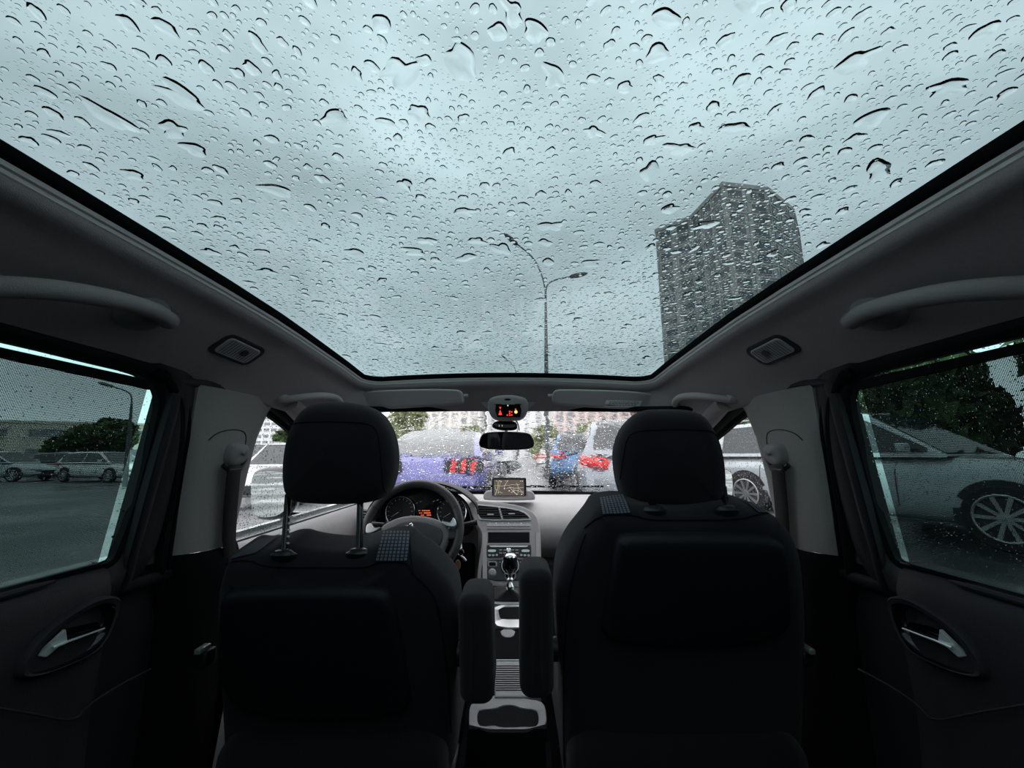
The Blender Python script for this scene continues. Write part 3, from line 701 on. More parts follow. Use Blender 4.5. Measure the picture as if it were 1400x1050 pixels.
L_out = [(300, 764), (318, 748), (343, 734), (372, 724), (395, 731), (430, 735), (480, 736), (514, 730), (535, 721), (561, 722), (575, 745), (590, 776), (621, 810), (629, 835), (632, 900), (628, 960), (622, 1120), (296, 1120), (290, 985), (284, 900), (282, 830), (288, 800)]
seat('driver_seat', "black fabric driver's seat, its headrest raised on two posts", -.38, .80, L_out,
     [(372, 641), (371, 672), (380, 690), (417, 694), (480, 694), (516, 685), (531, 650), (533, 609), (524, 578), (508, 556), (472, 547), (425, 547), (402, 560), (385, 588), (377, 613)], .84,
     dict(polys=[((524, 727), (560, 727), (556, 767), (514, 767)), ((352, 740), (384, 732), (352, 757), (312, 766))],
          seams=[[(300, 790), (311, 768), (345, 766), (360, 775), (440, 776), (505, 776), (514, 768), (557, 768), (566, 786)], [(566, 786), (595, 812), (604, 860), (612, 920), (616, 1000)], [(566, 786), (560, 755), (560, 728)]]),
     [(300, 828), (306, 814), (325, 808), (400, 806), (500, 806), (524, 808), (536, 822), (545, 860), (556, 930), (564, 985), (296, 985)],
     [(388, 758, 390, 700), (490, 755, 490, 700)], (627, 676, 793, 970, .80), True, False)

# ------------------------------------------------------------------ seat belts
for sd in (-1, 1):
    nm = SIDES[sd]; bt = thing('seat_belt', 'dark %s seat belt hanging from its grey pillar guide' % ('driver side' if sd < 0 else 'passenger side'), 'seat belt', (sd * .66, .88, -.05))
    def bp_(u, v, d): p = spix(u, v, dx=-.02); return Vector((sd * (abs(p.x) - d), p.y, p.z))
    pts = [(302, 611), (309, 605), (325, 606), (330, 613), (327, 628), (318, 636), (304, 639), (297, 632)]
    g = MB(); L = chaikin([spix(u, v, dx=-.02) for u, v in pts], 2); cen = sum(L, Vector()) / len(L)
    g.loft([[Vector((sd * (abs(p.x) - o), lerp(p.y, cen.y, 1 - s), lerp(p.z, cen.z, 1 - s))) for p in L] for s, o in ((1, 0), (1, .012), (.93, .022), (.75, .028), (.3, .030), (.05, .030))], True)
    g.build('belt_guide', 'pillar_grey', bt, smooth=60)
    g = MB(); g.tube([bp_(293, 636, .020), bp_(298, 643, .026), bp_(314, 641, .026), bp_(327, 627, .018)], [.006, .006, .005, .004], 8); g.build('guide_loop', 'black_plastic', bt)
    for (ua, ub, va) in (None,) * 0: pass
    rows = []
    for (ul, ur, v, d) in ((295, 313, 636, .030), (293.5, 312, 645, .029), (292, 311, 670, .027), (290, 309, 700, .026), (288, 307, 735, .027), (286, 305, 765, .034), (284, 303, 800, .040), (281, 300, 860, .045)):
        A = bp_(ul, v, d); B_ = bp_(ur, v, d); rows.append([A, A.lerp(B_, .5), B_])
    g = MB(); g.loft(rows, False, False); g.build('strap', 'belt', bt, solid=.0016)
    bk = thing('belt_buckle', 'small metal and black belt buckle low beside the %s seat' % ('driver' if sd < 0 else 'passenger'), 'buckle', (sd * .60, .82, -.42))
    p = pix(277, 887, x=-.60); p.x *= -sd
    g = MB(); g.box(p, (.012, .03, .010)); g.build('tongue', 'satin_silver', bk, bevel=.002)
    g = MB(); g.box(p + Vector((0, .012, -.02)), (.022, .03, .03)); g.build('body', 'black_plastic', bk, bevel=.004)

# ------------------------------------------------------------------ ceiling fittings
def onhl(u, v):
    d = ray(u, v).normalized(); h = HLB.ray_cast(O0, d); return h[0], (h[1] if h[1].dot(d) < 0 else -h[1])
for (u, v, sd) in ((325, 478, -1), (1056, 478, 1)):
    p, nn = onhl(u, v); X = Vector((0, 1, 0)); X = (X - nn * X.dot(nn)).normalized(); U = nn.cross(X); U = U if U.z > 0 else -U
    Bf = lambda a, b, c: p + X * a + U * b - nn * c
    rl = thing('reading_lamp', 'small clear reading lamp set in the %s roof lining' % ('driver side' if sd < 0 else 'passenger side'), 'reading lamp', p)
    g = MB(); cushion(g, rrect(.118, .060, .018, 5), Bf, -.004, .004, .003, nr=3); g.build('bezel', 'dash_dark', rl, smooth=60)
    g = MB(); cushion(g, rrect(.092, .044, .010, 5), Bf, -.0060, -.002, .0015, nr=2); g.build('lens', 'lamp_lens', rl, smooth=60)
    g = MB()
    for k in range(-5, 6): g.add([Bf(k * .0074 - .0008, -.018, -.0068), Bf(k * .0074 + .0008, -.018, -.0068), Bf(k * .0074 + .0008, .018, -.0068), Bf(k * .0074 - .0008, .018, -.0068)], [(0, 1, 2, 3)])
    g.build('lens_rib', 'dash_dark', rl)
    g = MB(); g.lathe([(.001, 0), (.008, 0), (.008, .003), (.001, .003)], Bf(.012 , .003, -.0065), nn, 16); g.build('switch', 'dash_dark', rl)

for sd in (-1, 1):
    gh = thing('grab_handle', 'curved grey grab handle above the %s rear door window' % SIDES[sd], 'grab handle', (sd * .60, .3, .2))
    mi = lambda u: u if sd < 0 else 2 * 697.6 - u
    pts = [(228, 434, .006), (222, 424, .020), (205, 408, .028), (178, 395, .033), (140, 382, .036), (90, 369, .038), (40, 361, .038), (-20, 358, .036), (-90, 362, .030), (-130, 372, .010)]
    P = []
    for u, v, d in pts:
        q, nn = onhl(mi(u), v)
        if q is None: continue
        P.append(q + nn * d)
    P = chaikin(P, 2, False); k = len(P)
    g = MB(); g.tube(P, [.013 if 2 < i < k - 3 else .015 for i in range(k)], 12); g.build('bar', 'handle_grey', gh, smooth=70)
    q, nn = onhl(mi(195), 428)
    g = MB(); g.lathe([(.036, -.002), (.034, .006), (.026, .014), (.016, .018), (.003, .019)], q, nn, 24); g.build('mount', 'handle_grey', gh, smooth=60)
    g = MB(); g.lathe([(.008, .016), (.007, .020), (.001, .022)], q + Vector((0, -.02, .012)), nn, 12); g.build('screw_cap', 'dash_dark', gh)
    P2 = [onhl(mi(u), v) for u, v in ((236, 452), (200, 448), (150, 440), (100, 436), (50, 438))]
    # front grab handle
    fg = thing('grab_handle', 'small curved grab handle above the front %s window' % ('driver side' if sd < 0 else 'passenger'), 'grab handle', (sd * .55, 1.2, .18))
    P = []
    for u, v, d in ((925, 554, .004), (928, 546, .018), (936, 538, .026), (950, 533, .028), (966, 533, .026), (984, 538, .018), (1000, 545, .004)):
        q, nn = onhl(u, v)
        if q is not None: P.append(q + nn * d)
    P = [Vector((sd * p.x, p.y, p.z)) for p in chaikin(P, 2, False)]
    g = MB(); g.tube(P, .010, 10); g.build('bar', 'visor', fg, smooth=70)
    for e in (P[0], P[-1]):
        g = MB(); g.lathe([(.016, 0), (.013, .008), (.002, .012)], e + Vector((sd * .004, 0, .004)), (-sd * .6, 0, -.8), 16); g.build('mount', 'visor', fg, smooth=60)

# ------------------------------------------------------------------ sun visors, overhead console, mirror, camera
for sd, out, lab in ((-1, [(500, 540), (504, 536), (560, 533.5), (625, 533.5), (634, 537), (635, 548), (633, 553), (560, 557), (500, 560), (470, 562), (470, 545)], 'grey sun visor folded up above the steering wheel'),
                     (1, [(754, 541), (757, 535), (765, 533.5), (840, 535), (885, 538), (910, 545), (912, 562), (875, 559), (815, 557), (760, 554), (755, 550)], 'grey sun visor with a white printed warning label')):
    sv = thing('sun_visor', lab, 'sun visor', (sd * .30, 1.36, .2))
    L = chaikin([(p.x, p.z, 0) for p in (pix(u, v, y=1.36) for u, v in out)], 2)
    g = MB(); cushion(g, L, lambda a, b, c: Vector((a, 1.36 + c + (.20 - b) * .6 - .02, b)), 0, .022, .008, nr=4); g.build('visor_board', 'visor', sv, smooth=70); vb = g.bvh()
    g = MB(); p = pix(640 if sd < 0 else 749, 541, y=1.37); g.tube([p, p + Vector((sd * .03, 0, .0))], .006, 8); g.build('visor_clip', 'visor', sv)
    if sd > 0:
        g = MB()
        def onv(u, v):
            d = ray(u, v).normalized(); h = vb.ray_cast(O0, d); return (h[0] if h[0] is not None else pix(u, v, y=1.37)) - d * .0008
        g.add([onv(*q) for q in ((829, 547), (878, 548), (874, 558 - 1), (825, 556))], [(0, 1, 2, 3)]); o = g.build('warning_label', 'label_white', sv)
        o['label'] = 'white warning label with small print'
        pr = MB()
        def onl(u, v):
            d = ray(u, v).normalized(); h = vb.ray_cast(O0, d); return (h[0] if h[0] is not None else pix(u, v, y=1.37)) - d * .0014
        for r_ in range(4):
            vv = 549.2 + r_ * 1.7; uu = 833 - r_ * .6
            while uu < 872 - r_:
                ln = rng.uniform(1.2, 4); pr.add([onl(uu, vv), onl(uu + ln, vv + .05), onl(uu + ln, vv + .75), onl(uu, vv + .7)], [(0, 1, 2, 3)]); uu += ln + .8
        pr.build('print', 'dark_print', o, smooth=0)
    else:
        g = MB(); p = [pix(u, v, y=1.352) for u, v in ((577, 535), (604, 534.5), (603, 536.5), (578, 537))]; g.add(p, [(0, 1, 2, 3)]); g.build('visor_tab', 'dash_dark', sv, solid=.001)

oc = thing('overhead_console', 'overhead console with red seat belt warning lights and amber lamp', 'roof console', (0, 1.38, .16))
L = chaikin([(p.x, p.z, 0) for p in (pix(u, v, y=1.36) for u, v in ((668, 545), (678, 541), (694, 539.5), (710, 541), (721, 545), (723, 556), (720, 566), (714, 571), (703, 572.5), (685, 572.5), (675, 571), (669, 566), (666, 556)))], 2)
Bo = lambda a, b, c: Vector((a, 1.36 + c + (.17 - b) * .35, b))
g = MB(); cushion(g, L, Bo, 0, .10, .014, bulge=.004, nr=5); g.build('housing', 'console_grey', oc, smooth=70); ob = g.bvh()
def ono(u, v, lift=.001):
    d = ray(u, v).normalized(); h = ob.ray_cast(O0, d); return (h[0] if h[0] is not None else pix(u, v, y=1.37)) - d * lift
def patch(bv_on, pts, nm2, mat, parent, lift):
    g = MB(); g.add([bv_on(u, v, lift) for u, v in pts], [tuple(range(len(pts)))]); return g.build(nm2, mat, parent, smooth=0)
patch(ono, [(678, 553), (711, 553), (713, 561), (711, 570.3), (680, 570.3), (677, 561)], 'display_window', 'gloss_black', oc, .0045)
disp = bpy.data.objects['display_window']
for u0, v0, ww, hh, mt in ((682.6, 556.4, 2.6, .8, 'red_lit'), (683.5, 557.2, 1.0, 2.0, 'red_lit'), (693.5, 553.6, 1.6, 1.6, 'white_lit'), (704, 559, 2, 1.2, 'orange_lit')):
    patch(ono, [(u0, v0), (u0 + ww, v0), (u0 + ww, v0 + hh), (u0, v0 + hh)], 'warning_light', mt, disp, .006)
def symbol(cx, cy, r, mt): patch(ono, [(cx + r * math.cos(a), cy + r * math.sin(a)) for a in np.linspace(0, 2 * PI, 14, endpoint=False)], 'warning_light', mt, disp, .006)
symbol(683.9, 562.4, 1.1, 'red_lit'); patch(ono, [(682.3, 564), (685.5, 564), (686.3, 567.3), (681.5, 567.3)], 'warning_light', 'red_lit', disp, .006)
symbol(705.4, 563.2, 2.1, 'amber_lit')
for u, v in ((693.6, 567.5), (696.8, 562.6), (699.6, 563.2), (696.8, 565.2), (696.9, 567.6), (699.6, 567.4)): patch(ono, [(u - .9, v - .8), (u + .9, v - .8), (u + .9, v + .8), (u - .9, v + .8)], 'warning_light', 'red_lit', disp, .006)
for ua, ub in ((676, 685), (704, 713)): patch(ono, [(ua, 552.2), (ub, 552.2), (ub, 553.3), (ua, 553.3)], 'switch', 'rubber', oc, .0015)
patch(ono, [(694 + 4.6 * math.cos(a), 546.2 + 1.4 * math.sin(a)) for a in np.linspace(0, 2 * PI, 16, endpoint=False)], 'microphone', 'rubber', oc, .0012)
# shroud where the lining dips around the console
g = MB(); tops = [(635, 540), (640, 548), (655, 551), (664, 560), (669, 566), (720, 566), (726, 560), (735, 551), (750, 548), (754, 540)]
L = [pix(u, v, y=1.44) for u, v in [(636, 536), (637, 547), (650, 549), (658, 551.5), (664, 558), (672, 561), (718, 561), (725, 558), (732, 551.5), (742, 549), (752, 547), (753, 536)]]
g.prism(L, (0, .02, .01)); ob2 = g.build('lining_shroud', 'headliner', ceil, smooth=0, bevel=.003)

mrr = thing('rear_view_mirror', 'black framed rear view mirror hanging below the dashcam', 'mirror', (0, 1.60, .05))
L = chaikin([(p.x, p.z, 0) for p in (pix(u, v, y=1.60) for u, v in ((664, 591), (692, 589.5), (722, 591), (728, 596), (731.5, 606), (729, 612.5), (715, 614.8), (690, 615.5), (665, 614), (656, 611), (654.5, 605), (658, 595)))], 2)
Bm = lambda a, b, c: Vector((a, 1.60 + c + (b - .05) * -.22 + (a + .01) * .10, b))
g = MB(); cushion(g, L, Bm, 0, .035, .006, nr=3); g.build('frame', 'gloss_black', mrr, smooth=60)
cx_ = sum(p.x for p in L) / len(L); cy_ = sum(p.y for p in L) / len(L)
g = MB(); g.add([Bm(cx_ + (p.x - cx_) * .93, cy_ + (p.y - cy_) * .84, -.0008) for p in L], [tuple(range(len(L)))]); g.build('mirror_glass', 'mirror_glass', mrr, smooth=0)
g = MB(); p = pix(692, 598, y=1.64); g.tube([p, p + Vector((0, .03, .05)), pix(692, 572, y=1.60)], .007, 8); g.build('stalk', 'gloss_black', mrr)
dc = thing('dashcam', 'small glossy black dashcam with a cable above the mirror', 'dashcam', (0, 1.5, .08))
L = chaikin([(p.x, p.z, 0) for p in (pix(u, v, y=1.5) for u, v in ((676, 576), (684, 574.5), (700, 575), (706, 577), (708, 582), (706.5, 587), (697, 588), (684, 588), (673, 584.5), (672, 581)))], 2)
g = MB(); cushion(g, L, lambda a, b, c: Vector((a, 1.5 + c, b)), 0, .05, .008, nr=4); g.build('body', 'gloss_black', dc, smooth=70)
g = MB(); g.tube(chaikin([pix(u, v, y=1.53) for u, v in ((700, 571), (705, 573), (708.5, 580), (710, 588.5))], 2, False), .0022, 6); g.build('cable', 'rubber', dc)
g = MB(); g.box(pix(694, 573, y=1.5), (.035, .02, .014)); g.build('bracket', 'black_plastic', dc, bevel=.003)
g = MB()
for u in (682.5, 686.5): g.box(pix(u, 582, y=1.498), (.0015, .001, .006))
g.build('status_light', 'white_lit', dc)

# toll tag and permit sticker on the windscreen
tg = thing('toll_tag', 'small grey tag stuck on the windscreen left of the mirror', 'tag', pix(657, 571, y=1.62))
g = MB(); g.box(pix(657, 569.8, y=1.62), (.026, .004, .006)); g.build('tag_body', 'satin_silver', tg, bevel=.001)
g = MB(); g.box(pix(657, 574.5, y=1.62), (.026, .003, .003)); g.build('tag_strip', 'satin_silver', tg, bevel=.0008)
g = MB(); P = [pix(u, v, y=2.2) for u, v in ((585, 649), (614, 648.5), (614.5, 664), (585, 664))]; g.ring([P[0].lerp(P[1], t) for t in (0, .5)] + [P[1].lerp(P[2], t) for t in (0, .5)] + [P[2].lerp(P[3], t) for t in (0, .5)] + [P[3].lerp(P[0], t) for t in (0, .5)], .0012, 5)
o = g.build('permit_sticker', 'tag_paper'); tag(o, 'clear square permit sticker outline at the foot of the windscreen', 'sticker')

# ------------------------------------------------------------------ rolling blinds on the rear door windows
for sd in (-1, 1):
    bl = thing('window_blind', 'black mesh sun blind pulled up over the rear %s door window' % SIDES[sd], 'sun blind', (sd * .68, .2, -.19))
    def wpnt(u, v, dx=-.006): p = spix(u, v, dx=dx); return Vector((sd * (abs(p.x)), p.y, p.z))
    T0, T1 = wpnt(0, 476), wpnt(197, 519); B0, B1 = wpnt(0, 490), wpnt(202, 533)
    ext = lambda P, Q, y: P + (Q - P) * ((y - P.y) / (Q.y - P.y))
    ye = -.28
    g = MB(); g.prism([ext(T0, T1, ye), T1, B1, ext(B0, B1, ye)], (-sd * .007, 0, 0)); g.build('top_bar', 'rubber', bl, smooth=0, bevel=.002)
    A, D = wpnt(199, 531.5), wpnt(130, 775); Am, Dm = ext(B0, B1, ye), Vector((D.x, ye, D.z - .004))
    off = Vector((-sd * .003, 0, 0))
    g = MB(); g.add([Am + off, A + off, D + off, Dm + off], [(0, 1, 2, 3)]); o = g.build('mesh_fabric', 'blind_mesh', bl, smooth=0); o['label'] = 'fine perforated black mesh'
    g = MB(); g.tube([ext(T0, T1, .045) + Vector((-sd * .012, 0, y_)) for y_ in (.012, -.02)], .008, 10); g.tube([ext(T0, T1, .045) + Vector((sd * .004, 0, .010)), ext(T0, T1, .045) + Vector((-sd * .014, 0, .010))], .006, 8); g.build('hook', 'gloss_black', bl)
    g = MB(); g.tube([Vector((sd * .697, y, -.186)) for y in (-.28, .3, D.y + .02)], .005, 8); g.build('roller', 'gloss_black', bl)

# ================================================================== DASHBOARD
class PF:
    """a plane facing the viewer: X right, S up along it, N away"""
    def __init__(s, p0, N): s.p = Vector(p0); s.N = Vector(N).normalized(); X = Vector((1, 0, 0)); S = X.cross(s.N); s.S = S if S.z > 0 else -S
    def loc(s, u, v, c=0):
        q = pixpl(u, v, s.p + s.N * c, s.N) - s.p; return Vector((q.x, q.dot(s.S)))
    def B(s, a, b, c): return s.p + Vector((a, 0, 0)) + s.S * b + s.N * c
    def loop(s, pts, it=0, c=0):
        L = [(*s.loc(u, v, c), 0) for u, v in pts]; L = chaikin(L, it) if it else L; return [(p[0], p[1]) for p in L]
    def at(s, u, v, c=0): return s.B(*s.loc(u, v, c), c)
def slab(name, pf, pts, c0, c1, r, mat, parent, it=2, bulge=0, nr=3, sm=50):
    g = MB(); cushion(g, pf.loop(pts, it, c0), pf.B, c0, c1, r, bulge=bulge, nr=nr); return g.build(name, mat, parent, smooth=sm)
def bx4(x0, y0, x1, y1, q=.12):    # pixel rectangle with clipped corners
    w, h = (x1 - x0) * q, (y1 - y0) * q
    return [(x0 + w, y0), (x1 - w, y0), (x1, y0 + h), (x1, y1 - h), (x1 - w, y1), (x0 + w, y1), (x0, y1 - h), (x0, y0 + h)]
dash = thing('dashboard', 'grey soft dashboard with vents, pop-up screen and centre stack', 'dashboard', (0, 1.9, -.3))
pas = [(2.42, -.228), (2.30, -.218), (2.05, -.216), (1.93, -.222), (1.865, -.238), (1.82, -.268), (1.795, -.315), (1.80, -.37), (1.84, -.415), (1.92, -.45), (1.95, -.52), (1.95, -.90)]
drv = [(2.42, -.228), (2.30, -.219), (2.15, -.220), (2.08, -.226), (2.05, -.24), (2.03, -.27), (2.02, -.32), (2.0, -.37), (1.99, -.415), (1.97, -.45), (1.95, -.52), (1.95, -.90)]
rows = []
for x in (-.725, -.70, -.66, -.635, -.62, -.60, -.40, -.18, -.15, -.13, -.10, 0, .2, .4, .6, .66, .70, .725):
    k = 1 if -.61 < x < -.14 else 0
    pr = drv if k else pas; dy = .05 * max(0, abs(x) - .6) / .12
    rows.append([Vector((x, y + (dy if i > 2 else 0), z)) for i, (y, z) in enumerate(pr)])
g = MB(); g.loft(rows, False, False); g.build('dash_body', 'dash_grey', dash, smooth=45)
g = MB(); g.box((-.385, 1.925, -.62), (.46, .06, .44)); g.build('knee_shade', 'lower_dark', dash, bevel=.02)  # dark slab added to shade the lower dash face under the column
g = MB(); g.box((.40, 1.90, -.66), (.56, .08, .40)); g.build('glovebox_shade', 'dash_dark', dash, bevel=.02)  # dark slab standing in for the shadow in the glovebox recess
g = MB(); g.tube([Vector((x, 2.30, -.216)) for x in np.linspace(.06, .62, 12)], .004, 6); g.build('defroster_slot', 'rubber', dash)
g = MB(); g.tube([Vector((x, 1.925, -.45)) for x in np.linspace(.06, .62, 6)], .004, 6); g.build('glovebox_gap', 'rubber', dash)
# centre stack
ST = PF((0, 1.72, -.35), (0, .906, -.423))
stack = slab('centre_stack', ST, [(640, 686), (652, 683.5), (690, 687), (712, 691), (726, 697), (735, 706), (739, 720), (740, 760), (740, 803), (651, 803), (654, 770), (659, 742), (658.5, 727), (651, 717), (646, 705)], 0, .12, .006, 'dash_mid', dash, 2)
# raised trim rails either side
for a_, b_ in ((659.5, 666), (732.5, 738.5)):
    slab('stack_rail', ST, [(a_, 728), (b_, 728), (b_, 797), (a_, 797)], -.004, .01, .002, 'dash_grey', stack, 0)
vent = slab('air_vent', ST, [(648.5, 689), (665, 690.2), (690, 692.8), (712, 697), (722, 702.5), (727, 710), (724, 712), (657, 712), (653, 708)], -.005, .01, .002, 'satin_silver', stack, 1)
vent['label'] = 'silver rimmed black centre air vent'
slab('vent_opening', ST, [(650.5, 690.5), (665, 691.8), (690, 694.4), (711, 698.6), (720, 703.6), (724.5, 709), (660, 710), (655, 706)], -.0058, -.004, .0005, 'rubber', vent, 1)
for k, (xl, xr, v) in enumerate(((652, 694, 695), (653, 711, 698.3), (654, 718, 701.6), (655, 722, 704.9), (656.5, 724, 708.0))):
    g = MB(); g.tube([ST.at(xl + 1, v, -.007), ST.at(xr - 1, v, -.007)], .0016, 6); g.build('slat', 'dash_dark', vent)
g = MB(); g.prism([ST.at(681, 693, -.008), ST.at(683.3, 693.3, -.008), ST.at(688.3, 710.4, -.008), ST.at(685.8, 710.4, -.008)], ST.N * .003); g.build('divider', 'satin_silver', vent, smooth=0)
for u, v in ((670.5, 703.3), (699.5, 702.2)): slab('vent_tab', ST, bx4(u - 4.5, v - .8, u + 4.5, v + .8), -.0105, -.006, .0008, 'satin_silver', vent, 1)
bk = slab('button_row', ST, [(666, 715.5), (725.5, 715.5), (726, 723), (665.5, 723)], -.003, .01, .001, 'dash_grey', stack, 0)
for k in range(7):
    u = 669.8 + k * 8.55; slab('push_button', ST, bx4(u - 3.7, 717.2, u + 3.7, 719.6), -.006, -.002, .0008, 'satin_silver', bk, 1)
    g = MB(); g.box(ST.at(u, 715.2, -.002), (.004, .001, .002)); g.build('button_mark', 'white_lit' if k % 2 else 'label_white', bk)
slab('storage_recess', ST, [(667.3, 727.5), (724, 727.5), (724, 741.8), (667.3, 741.8)], -.0015, .004, .0005, 'rubber', stack, 0)
rad = slab('car_radio', ST, bx4(664.5, 744.3, 726.3, 762, .04), -.004, .01, .002, 'dash_dark', stack, 1)
rad['label'] = 'dark car radio with silver keys and a round dial'
slab('disc_slot', ST, [(669, 745.8), (722, 745.8), (720, 748), (671, 748)], -.007, -.003, .0007, 'silver', rad, 0)
for u0, u1, v0, v1, m_ in ((667, 678, 751.3, 755, 'silver'), (713, 724, 751.3, 755, 'silver'), (667.5, 671, 757.8, 760.6, 'satin_silver'), (672.5, 676, 757.8, 760.6, 'satin_silver'), (677.5, 680.5, 757.5, 760.2, 'satin_silver'),
                           (711, 714.5, 757.5, 760.2, 'satin_silver'), (716, 719.5, 757.8, 760.6, 'satin_silver'), (721, 724.5, 757.8, 760.6, 'satin_silver'), (682.5, 686.5, 751, 753, 'dash_mid'), (688, 692, 751, 753, 'dash_mid'), (699, 703, 751, 753, 'dash_mid'), (704.5, 709, 751, 753, 'dash_mid'),
                           (682.5, 686.5, 755, 757, 'dash_mid'), (688, 692, 755, 757, 'dash_mid'), (699, 703, 755, 757, 'dash_mid'), (704.5, 709, 755, 757, 'dash_mid')):
    slab('radio_key', ST, bx4(u0, v0, u1, v1, .2), -.0075, -.003, .0008, m_, rad, 1)
g = MB(); g.lathe([(.001, 0), (.0065, 0), (.0075, .002), (.0085, .005), (.011, .006)], ST.at(695.4, 752.3, -.010), ST.N, 20); g.build('radio_dial', 'chrome', rad)
hv = slab('heater_panel', ST, [(660, 768), (672, 765), (684, 764.3), (712, 764.3), (724, 765), (736, 768), (737, 794), (658, 794), (658, 778)], -.003, .01, .002, 'gloss_black', stack, 1)
for u in (673.2, 722): slab('button_frame', ST, bx4(u - 6.3, 767.3, u + 6.3, 774.8), -.006, -.002, .001, 'dash_mid', hv, 1); slab('button_face', ST, bx4(u - 4.6, 768.6, u + 4.6, 773.6), -.007, -.005, .0006, 'rubber', hv, 1)
for u, R_, v in ((673, .0155, 783), (697.5, .039, 773.5), (722, .0155, 783)):
    p = ST.at(u, v, -.004); big = R_ > .03
    g = MB(); g.lathe([(R_ * .2, -.010), (R_ * .62, -.010), (R_ * .7, -.006), (R_ * .80, -.004), (R_, -.002), (R_, .003)], p, ST.N, 32); kn = g.build('control_dial', 'dash_mid' if not big else 'gloss_black', hv)
    g = MB(); cc = [p + ST.N * -.005 + (Vector((1, 0, 0)) * math.cos(a) + ST.S * math.sin(a)) * R_ * (.86 if big else .6) for a in np.linspace(0, 2 * PI, 32, endpoint=False)]; g.ring(cc, .0011 if not big else .0018, 6); g.build('dial_ring', 'satin_silver', kn)
    if big:
        for a in np.linspace(.3, PI - .3, 7):
            g = MB(); c_ = p + ST.N * -.006 + (Vector((1, 0, 0)) * math.cos(a) + ST.S * math.sin(a)) * R_ * 1.08; g.lathe([(.0001, 0), (.0014, 0), (.0014, .002)], c_, ST.N, 8); g.build('dial_mark', 'label_white', kn)

# pop-up screen
SP = PF((0, 1.86, -.19), (0, 1, -.10))
scr = slab('screen_housing', SP, [(660, 681.5), (662, 673), (669, 669.5), (723, 669.5), (730, 673), (732.5, 681.5), (729, 684.3), (664, 684.3)], -.02, .10, .006, 'dash_grey', dash, 2)
slab('display', SP, bx4(672.6, 653, 719.6, 678, .04), -.024, -.012, .0015, 'black_plastic', scr, 1)
dsp = bpy.data.objects['display']; dsp['label'] = 'pop-up screen showing a road map'
def sp(x, y, c): return SP.at(640 + x / 11.667, 640 + y / 11.667, c)
g = MB(); g.prism([sp(412, 185, -.0246), sp(890, 185, -.0246), sp(895, 437, -.0246), sp(405, 437, -.0246)], SP.N * .0004); g.build('map_ground', 'screen_ground', dsp, smooth=0)
roads = [([(420, 280), (480, 278), (545, 290), (570, 275), (660, 272), (700, 262), (790, 268), (825, 255)], .0009, 'map_road'), ([(480, 205), (478, 300), (455, 370), (430, 435)], .0014, 'map_road'), ([(520, 205), (500, 290), (480, 400)], .0009, 'map_road'),
         ([(640, 195), (600, 250), (575, 300), (580, 330)], .0008, 'map_pale'), ([(790, 260), (800, 320), (795, 400)], .0008, 'map_pale'), ([(610, 325), (680, 305), (740, 320), (885, 310)], .0008, 'map_pale'),
         ([(660, 300), (700, 350), (770, 420)], .0009, 'map_pale'), ([(700, 390), (740, 350), (800, 360), (885, 400)], .0008, 'map_pale'), ([(820, 330), (850, 370), (885, 375)], .0008, 'map_pale'), ([(720, 320), (735, 380), (780, 430)], .0008, 'map_pale'), ([(470, 395), (510, 380), (545, 400)], .0008, 'map_pale'), ([(430, 300), (440, 340), (460, 350)], .0007, 'map_pale'), ([(765, 235), (790, 265)], .0007, 'map_pale')]
for pts, w_, m_ in roads: g = MB(); g.tube([sp(x, y, -.025) for x, y in pts], w_ * .8, 4); g.build('map_line', m_, dsp)
for x, y, r_ in ((452, 205, .0016), (505, 205, .0022), (530, 215, .0018), (835, 208, .0016), (865, 208, .0018), (580, 328, .0026), (655, 362, .0026), (690, 385, .0016), (780, 415, .0020), (855, 418, .0022), (595, 205, .0012), (620, 205, .0012)):
    g = MB(); g.lathe([(.0002, -.0004), (r_, -.0003), (r_, .0004)], sp(x, y, -.025), SP.N, 12); g.build('map_dot', 'map_pale', dsp)

# instrument binnacle
IB = PF((-.3, 1.90, -.28), (0, 1, -.18))
lipP = [(500, 712), (501, 700), (508, 687), (522, 674), (545, 664), (572, 659.5), (592, 659.5), (612, 663), (630, 671), (642, 680), (652, 690), (654, 702)]
lip = chaikin([pix(u, v, y=1.76) for u, v in lipP], 2, False)
cxl = sum(p.x for p in lip) / len(lip)
def sh(dy, k, dz): return [Vector((cxl + (p.x - cxl) * k, p.y + dy, p.z + dz)) for p in lip]
g = MB(); g.loft([sh(.15, .93, -.008), sh(.02, .975, -.009), sh(0, .985, -.006), sh(-.004, 1, 0), sh(.01, 1.01, .003), sh(.10, 1.02, .0), sh(.30, .95, -.02)], False, False)
bn = g.build('binnacle_hood', 'dash_dark', dash, smooth=70)
slab('instrument_panel', IB, [(498, 712), (503, 690), (525, 674), (560, 664), (600, 664), (628, 675), (645, 695), (650, 740), (500, 740)], 0, .02, .004, 'gloss_black', dash, 2)
ip = bpy.data.objects['instrument_panel']
